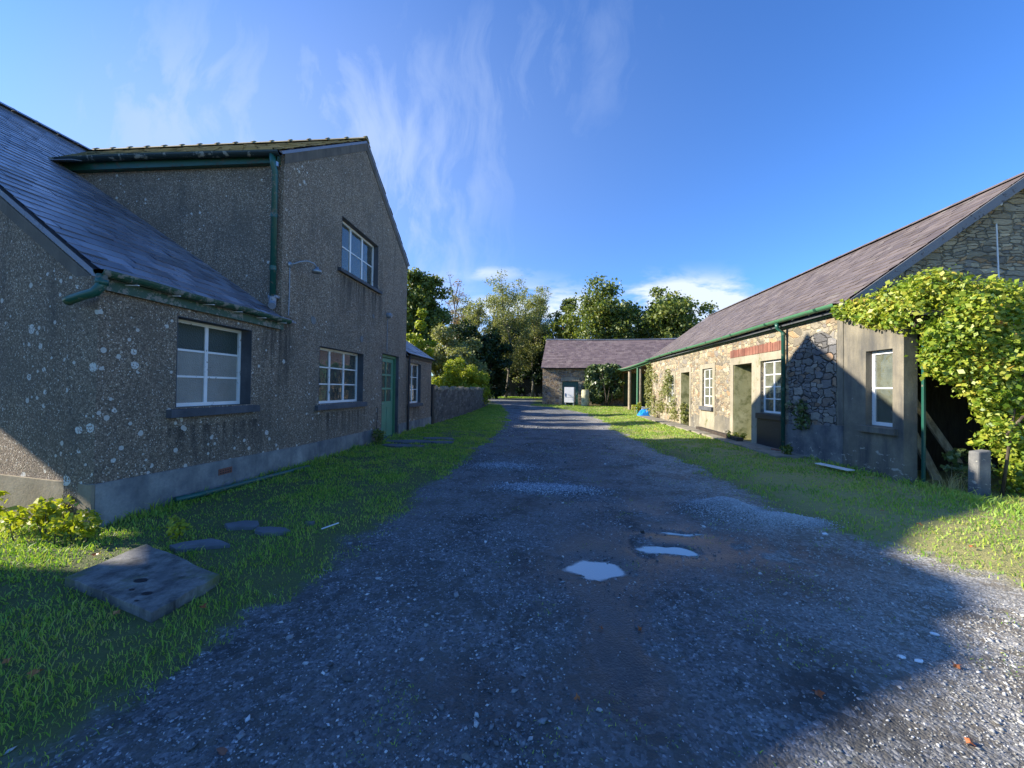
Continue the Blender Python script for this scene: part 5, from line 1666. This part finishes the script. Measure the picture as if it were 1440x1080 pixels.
for i, (cx, ty, hw, Y, lf, nl, ls, ba, li, cl, bk, lb) in enumerate(TREES):
    X_, top = at(cx, ty, Y)
    zg = float(height(X_, Y))
    tree('tree', lb, 'tree', X_, Y, (top - zg) * (.90 if 'oak' in lf and hw > 35 else .95), hw / 550 * Y * 1.0, lf, ba, nl, ls, 100 + i, li, cl, bk, 'trees beyond the yard', zg=zg)


def shrub(name, label, cat, blobs, leafm, n, ls, stems, group=None, seed=3, spread=.9, shell=.35, rooted=True, stemm='bark', stemr=.02):
    """leafy mass made of overlapping clumps"""
    global rng
    rs = np.random.default_rng(seed); kr = rng; rng = rs
    B = np.array(blobs, float)
    c = B[:, :3].mean(0)
    base = (float(c[0]), float(c[1]), float(height(c[0], c[1])) if rooted else float(B[:, 2].min()))
    t = thing(name, label, cat, base, group)
    w = B[:, 3] ** 2; w /= w.sum()
    ci = rs.choice(len(B), n, p=w)
    g3 = rs.normal(0, 1, (n, 3)); g3 /= np.linalg.norm(g3, axis=1)[:, None]
    lum = .50 + 1.05 * fbm(g3[:, 0] * 2.6 + ci * 3.1, g3[:, 2] * 2.6 + g3[:, 1] * 2, seed, 3)
    lum = np.where(rs.uniform(0, 1, n) < .07, lum * rs.uniform(1.05, 1.45, n), lum)
    rad = rs.uniform(shell, 1, n) ** .5 * B[ci, 3] * lum
    sq = B[ci, 4] if B.shape[1] > 4 else np.ones(n)
    P = B[ci, :3] + g3 * rad[:, None] * np.stack([np.ones(n), np.ones(n), sq], 1)
    v, f = leafcards(P, ls * np.clip(np.exp(rs.normal(0, .38, n)), .4, 1.8), g3 * 1.0 + np.array([-.3, -.1, .4]), spread)
    mesh_obj('foliage', v, f, M[leafm], t, recalc=False, uv=False)
    mb = MB()
    for (a, b_) in stems:
        a = Vector(a); b_ = Vector(b_); mid = a.lerp(b_, .5) + Vector(rs.normal(0, .06, 3)) * (b_ - a).length
        mb.tube([a, mid, b_], [stemr, stemr * .7, stemr * .3], 6)
    if stems: mb.build('stem', M[stemm], t, smooth=True)
    rng = kr
    return t


def bush(label, px0, px1, ptop, Y, leafm, n, ls, seed, group='shrubs behind the block wall', depth=1.2):
    rs = np.random.default_rng(seed)
    xa, top = at(px0, ptop, Y); xb, _ = at(px1, ptop, Y)
    g0 = float(height((xa + xb) / 2, Y)); W = xb - xa; H = top - g0
    bl = []
    for i in range(22):
        u = rs.uniform(.12, .88); v_ = rs.uniform(.12, 1)
        r_ = W * rs.uniform(.09, .19)
        hmax = H * (1 - .55 * abs(u - .5) ** 1.3 * 2) * rs.uniform(.68, 1.06)
        z = g0 + min(hmax - r_, v_ * H)
        bl.append((xa + W * u, Y + rs.uniform(-depth, depth), max(z, g0 + r_ * .6), r_, .85))
    st = [((xa + W * .5 + rs.normal(0, .3), Y, g0), (b_[0], b_[1], b_[2])) for b_ in bl[:8]]
    return shrub('shrub', label, 'shrub', bl, leafm, n, ls, st, group, seed, stemr=.05)


bush('bright yellow-green shrub leaning over the block wall', 596, 692, 500, 27.5, 'leaf_yellow', 22000, .10, 41)
bush('large pale grey-green shrub standing above the yellow one', 586, 684, 447, 33, 'leaf_pale', 36000, .13, 42)
bush('green shrub showing between the house end and the pale shrub', 562, 612, 430, 30, 'leaf_yellow', 8000, .15, 43)

# trees left of the block wall that throw the bars of shade over the yard
for i, (x_, y_, h_, r_) in enumerate(((-12.5, 16.9, 8.0, 1.5), (-13.5, 19.0, 7.6, .8), (-13.0, 21.6, 8.2, 1.5), (-15, 25.0, 7.0, 1.8), (-18, 30.5, 6.0, 2.0))):
    tree('tree', ('round tree in the garden just behind the house', 'slim tree in the garden behind the house', 'second round tree in the garden behind the house', 'broad tree at the garden end', 'broadest tree by the lane corner')[i], 'tree', x_, y_, h_, r_, 'leaf_oak', .12, 6500, .22, 300 + i, 10, .3, 'bark', 'garden trees left of the yard')

# climbing vine over the lean-to
bl = []
rs = np.random.default_rng(11)
for t_ in np.linspace(0, 1, 9):      # creeping along the wall head
    bl.append((5.56 + .1 * t_, 7.85 - 1.2 * t_, 3.0 - .32 * t_ + .04 * math.sin(9 * t_), .20 + .12 * t_, .9))
for i in range(26):                   # over the roof
    bl.append((5.75 + 4.0 * rs.uniform(), 6.4 + 1.4 * rs.uniform(), 2.85 + .3 * rs.uniform(), .33, .8))
for i in range(30):                   # thick edge over the opening
    u = rs.uniform(0, 1) ; bl.append((6.0 + 3.2 * u, 6.3 + .1 * rs.normal(), 2.75 - .95 * rs.uniform() * min(1, .25 + u * 2.2), .27, .95))
for i in range(22):                   # front fringe
    u = rs.uniform(0, 1)
    bl.append((5.8 + 3.2 * u, 6.35 + .12 * rs.normal(), 2.62 - .35 * rs.uniform() - .25 * min(1, max(0, u * 3 - .3)), .26 + .08 * rs.uniform(), .9))
for i in range(34):                   # hanging curtain on the right
    u = rs.uniform(0, 1); v_ = rs.uniform(0, 1)
    bl.append((6.55 + 2.2 * u - .12 * v_, 6.2 + .12 * rs.normal(), 2.3 - 1.55 * v_, .26 + .06 * rs.uniform(), 1))
for i in range(36):
    u = rs.uniform(0, 1); bl.append((5.76 + .8 * u, 6.40 - .25 * u, 2.42 - (.42 + .72 * u) * rs.uniform(), .24, 1))
bl += [(6.33, 6.15, 1.55, .22, .8), (6.24, 6.12, 1.42, .16, .8), (6.35, 6.1, 1.0, .16, .8), (6.45, 6.1, .95, .2, .9)]
for i in range(12): bl.append((6.75 + 2.0 * rs.uniform(), 6.15 + .1 * rs.normal(), .25 + .5 * rs.uniform(), .25, 1))
st = [((6.4 + .35 * i, 6.1, 0), (6.3 + .5 * i + .2, 6.05, 2.5)) for i in range(5)] + [((6.35, 6.0, .9), (7.3, 6.0, 2.3))] + [((6.2, 6.25, 2.5), (5.7, 7.7, 3.1)), ((6.5, 6.1, 1.1), (7.0, 6.2, 2.3))]
shrub('climbing_vine', 'huge yellow-green leafy vine smothering the lean-to at the near end of the stone range', 'climbing plant', bl, 'leaf_vine', 78000, .052, st, seed=12, spread=1.25, shell=.35)
# creeper on the far barn
bl = [(3.3 + 2.4 * rs.uniform(), 31.7 + .08 * rs.normal(), .7 + 2.4 * rs.uniform(), .42, 1) for i in range(44)] + [(3.4 + 2.2 * rs.uniform(), 31.7, 3.2 + .15 * rs.uniform(), .25, .8) for i in range(10)] + [(5.5, 31.6, 1.4, .4, 1), (5.7, 31.5, 2.1, .3, 1)]
bl = [(b_[0], b_[1] - .123 * (b_[0] + .3), b_[2], b_[3], b_[4]) for b_ in bl]
st = [((4.7, 30.75, .1), (4.6 + .5 * math.cos(i), 30.7, 1.4 + .35 * i)) for i in range(5)]
shrub('creeper', 'dark ivy covering the barn wall between the barrel and the veranda', 'climbing plant', bl, 'leaf_ivy', 13000, .14, st, seed=13, stemr=.04)
# creeper on the far end of the range
bl = [(5.58, 17.2 + 4.5 * rs.uniform(), .2 + 2.2 * rs.uniform() ** 1.6, .22, 1.3) for i in range(26)] + [(5.6, 21.6 + .3 * rs.uniform(), .4 + 2.5 * rs.uniform(), .28, 1.2) for i in range(12)] + [(5.7, 16.75 + .12 * rs.normal(), .2 + 1.0 * rs.uniform(), .13, 1.2) for i in range(7)]
shrub('creeper', 'thin pale creeper climbing the far end of the stone range around its last window', 'climbing plant', bl, 'leaf_pale', 4200, .07, [((5.6, 20 + .2 * i, 0), (5.61, 19.5 + .6 * i, 1.8)) for i in range(4)], seed=14)
bl = [(5.58, 8.9 + .6 * rs.uniform(), .75 + .5 * rs.uniform(), .13, 1.3) for i in range(7)] + [(5.58, 9.5, 1.15, .10, 1.3)]
shrub('creeper', 'wispy plant rooted on the ledge of bare stone beside the downpipe', 'climbing plant', bl, 'leaf_ivy', 420, .05, [((5.62, 9.1, .75), (5.6, 9.0, 1.1))], seed=15, rooted=False, stemr=.006)


def weed(label, x, y, n, hh, seed, leafm='leaf_yellow', ls=.06, sp=.3):
    rs = np.random.default_rng(seed); z = float(height(x, y))
    bl = []; st = []
    for i in range(n):
        a = rs.uniform(0, 6.28); r_ = sp * rs.uniform(.1, 1); p_ = (x + r_ * math.cos(a), y + r_ * .6 * math.sin(a))
        h_ = hh * rs.uniform(.5, 1)
        bl.append((p_[0], p_[1], z + h_, .085, .8)); bl.append((p_[0], p_[1], z + h_ * .6, .07, .8)); st.append(((p_[0], p_[1], z), (p_[0], p_[1], z + h_)))
    shrub('weed', label, 'weed', bl, leafm, n * 60, ls * .62, st, 'weeds along the walls', seed, stemr=.005)


weed('leafy sunlit weeds at the near corner of the pebbledashed house', -4.72, 3.22, 9, .36, 51, ls=.07, sp=.42)
weed('small weeds right of the house corner', -4.12, 3.10, 6, .22, 52, sp=.22)
weed('single bright sprig behind the concrete slab', -3.3, 3.25, 2, .18, 53, sp=.06)
weed('dark clump of weeds beside the door of the pebbledashed house', -4.1, 9.3, 9, .3, 54, 'leaf_oak', sp=.28)
weed('red and green brambles at the foot of the green post', 6.25, 6.45, 10, .6, 55, 'leaf_ivy', .08, .35)
weed('small weeds by the brick at the downpipe', 5.35, 9.2, 5, .2, 56, 'leaf_oak', sp=.25)
weed('weeds growing at the foot of the veranda posts', 5.6, 23.6, 12, .7, 57, 'leaf_yellow', .09, .7)
weed('tuft of weeds in the first doorway of the stone range', 5.55, 11.9, 6, .22, 58, 'leaf_yellow', sp=.3)
weed('tall weeds filling the second doorway', 5.7, 16.5, 9, .9, 59, 'leaf_oak', .08, .3)
weed('shady weeds under the right end of the vine', 6.9, 5.9, 12, .4, 60, 'leaf_oak', .07, .5)

# straw-like dead grass tufts
for i, (x_, y_, n_, h_) in enumerate(((5.92, 6.25, 60, .32), (6.15, 5.2, 40, .34), (5.7, 4.9, 40, .26), (5.95, 4.35, 40, .24))):
    P = np.stack([x_ + rng.normal(0, .08, n_), y_ + rng.normal(0, .06, n_), np.full(n_, float(height(x_, y_)))], 1)
    v, f = blades(P, h_ * rng.uniform(.5, 1.1, n_), np.full(n_, .007), .9)
    tag(mesh_obj('dry_grass_tuft', v, f, M['straw'], recalc=False, uv=False, origin=(x_, y_, 0)), ('straw-coloured tuft against the concrete post', 'tall dry tuft under the right edge of the vine', 'dry tuft at the edge of the sun on the right', 'lowest dry tuft on the sunlit grass at right')[i], 'grass tuft', 'dry grass tufts')

# board fence and caravan past the lane
fe = thing('board_fence', 'dark board fence beyond the lane at the far left of the barn', 'fence', (-5, 54, .3))
mb = MB()
xx = -14.0
while xx < 2.5:
    mb.box(xx, xx + .14, 53.5, 53.53, .1, 2.75 + random.uniform(-.03, .03)); xx += .15
mb.build('boards', M['fence'], fe)
mb = MB()
for xx in np.arange(-14, 2.6, 2.4): mb.box(xx, xx + .1, 53.54, 53.64, .1, 2.8)
mb.build('post', M['wood_dark'], fe)
cv = thing('caravan', 'pale caravan roof showing just above the dark fence', 'caravan', (-3.4, 57, .3))
mb = MB()
pr = [(-5.6, .9), (-1.4, .9), (-1.2, 2.2), (-1.8, 3.5), (-4.9, 3.75), (-5.7, 2.4)]
mb.panel(lambda u, d, z: (u, 57 + d, z), pr, [], 0, 2.0); mb.build('body', M['white_clean'], cv, bevel=.12)
mb = MB(); mb.panel(lambda u, d, z: (u, 57 + d, z), rect(-4.6, -3.0, 2.1, 2.9), [], -.02, -.001); mb.build('window', M['black_paint'], cv)
for xx in (-3.9, -2.9):
    mb = MB(); mb.tube([(xx, 57.1, .95), (xx, 57.3, .95)], .35, 16); mb.build('wheel', M['black_paint'], cv)

# thin wall added out of frame, outline and gap shaped to shade the near yard
rg = thing('shade_wall', 'unseen stone wall added behind the house, shaped to shade the near yard', 'wall', (-13, 3, 0))
mb = MB()
outl = [(-3.5, -.2), (2.42, -.2), (2.42, 4.9), (2.75, 4.75), (3.0, 4.47), (3.6, 4.45), (3.6, -.2), (8.2, -.2), (8.2, 7.3), (5.6, 9.15), (5.2, 8.89), (4.23, 8.03), (3.48, 7.51), (2.9, 7.55), (2.55, 7.42), (2.38, 7.25), (2.03, 7.16), (1.53, 6.67), (1.31, 6.47), (.2, 5.8), (-1.2, 4.9), (-3.5, 3.2)]
mb.panel(lambda u, d, z: (-13 + d, u, z), outl, [], 0, -.3)
mb.build('wall', M['rubble_grey'], rg)
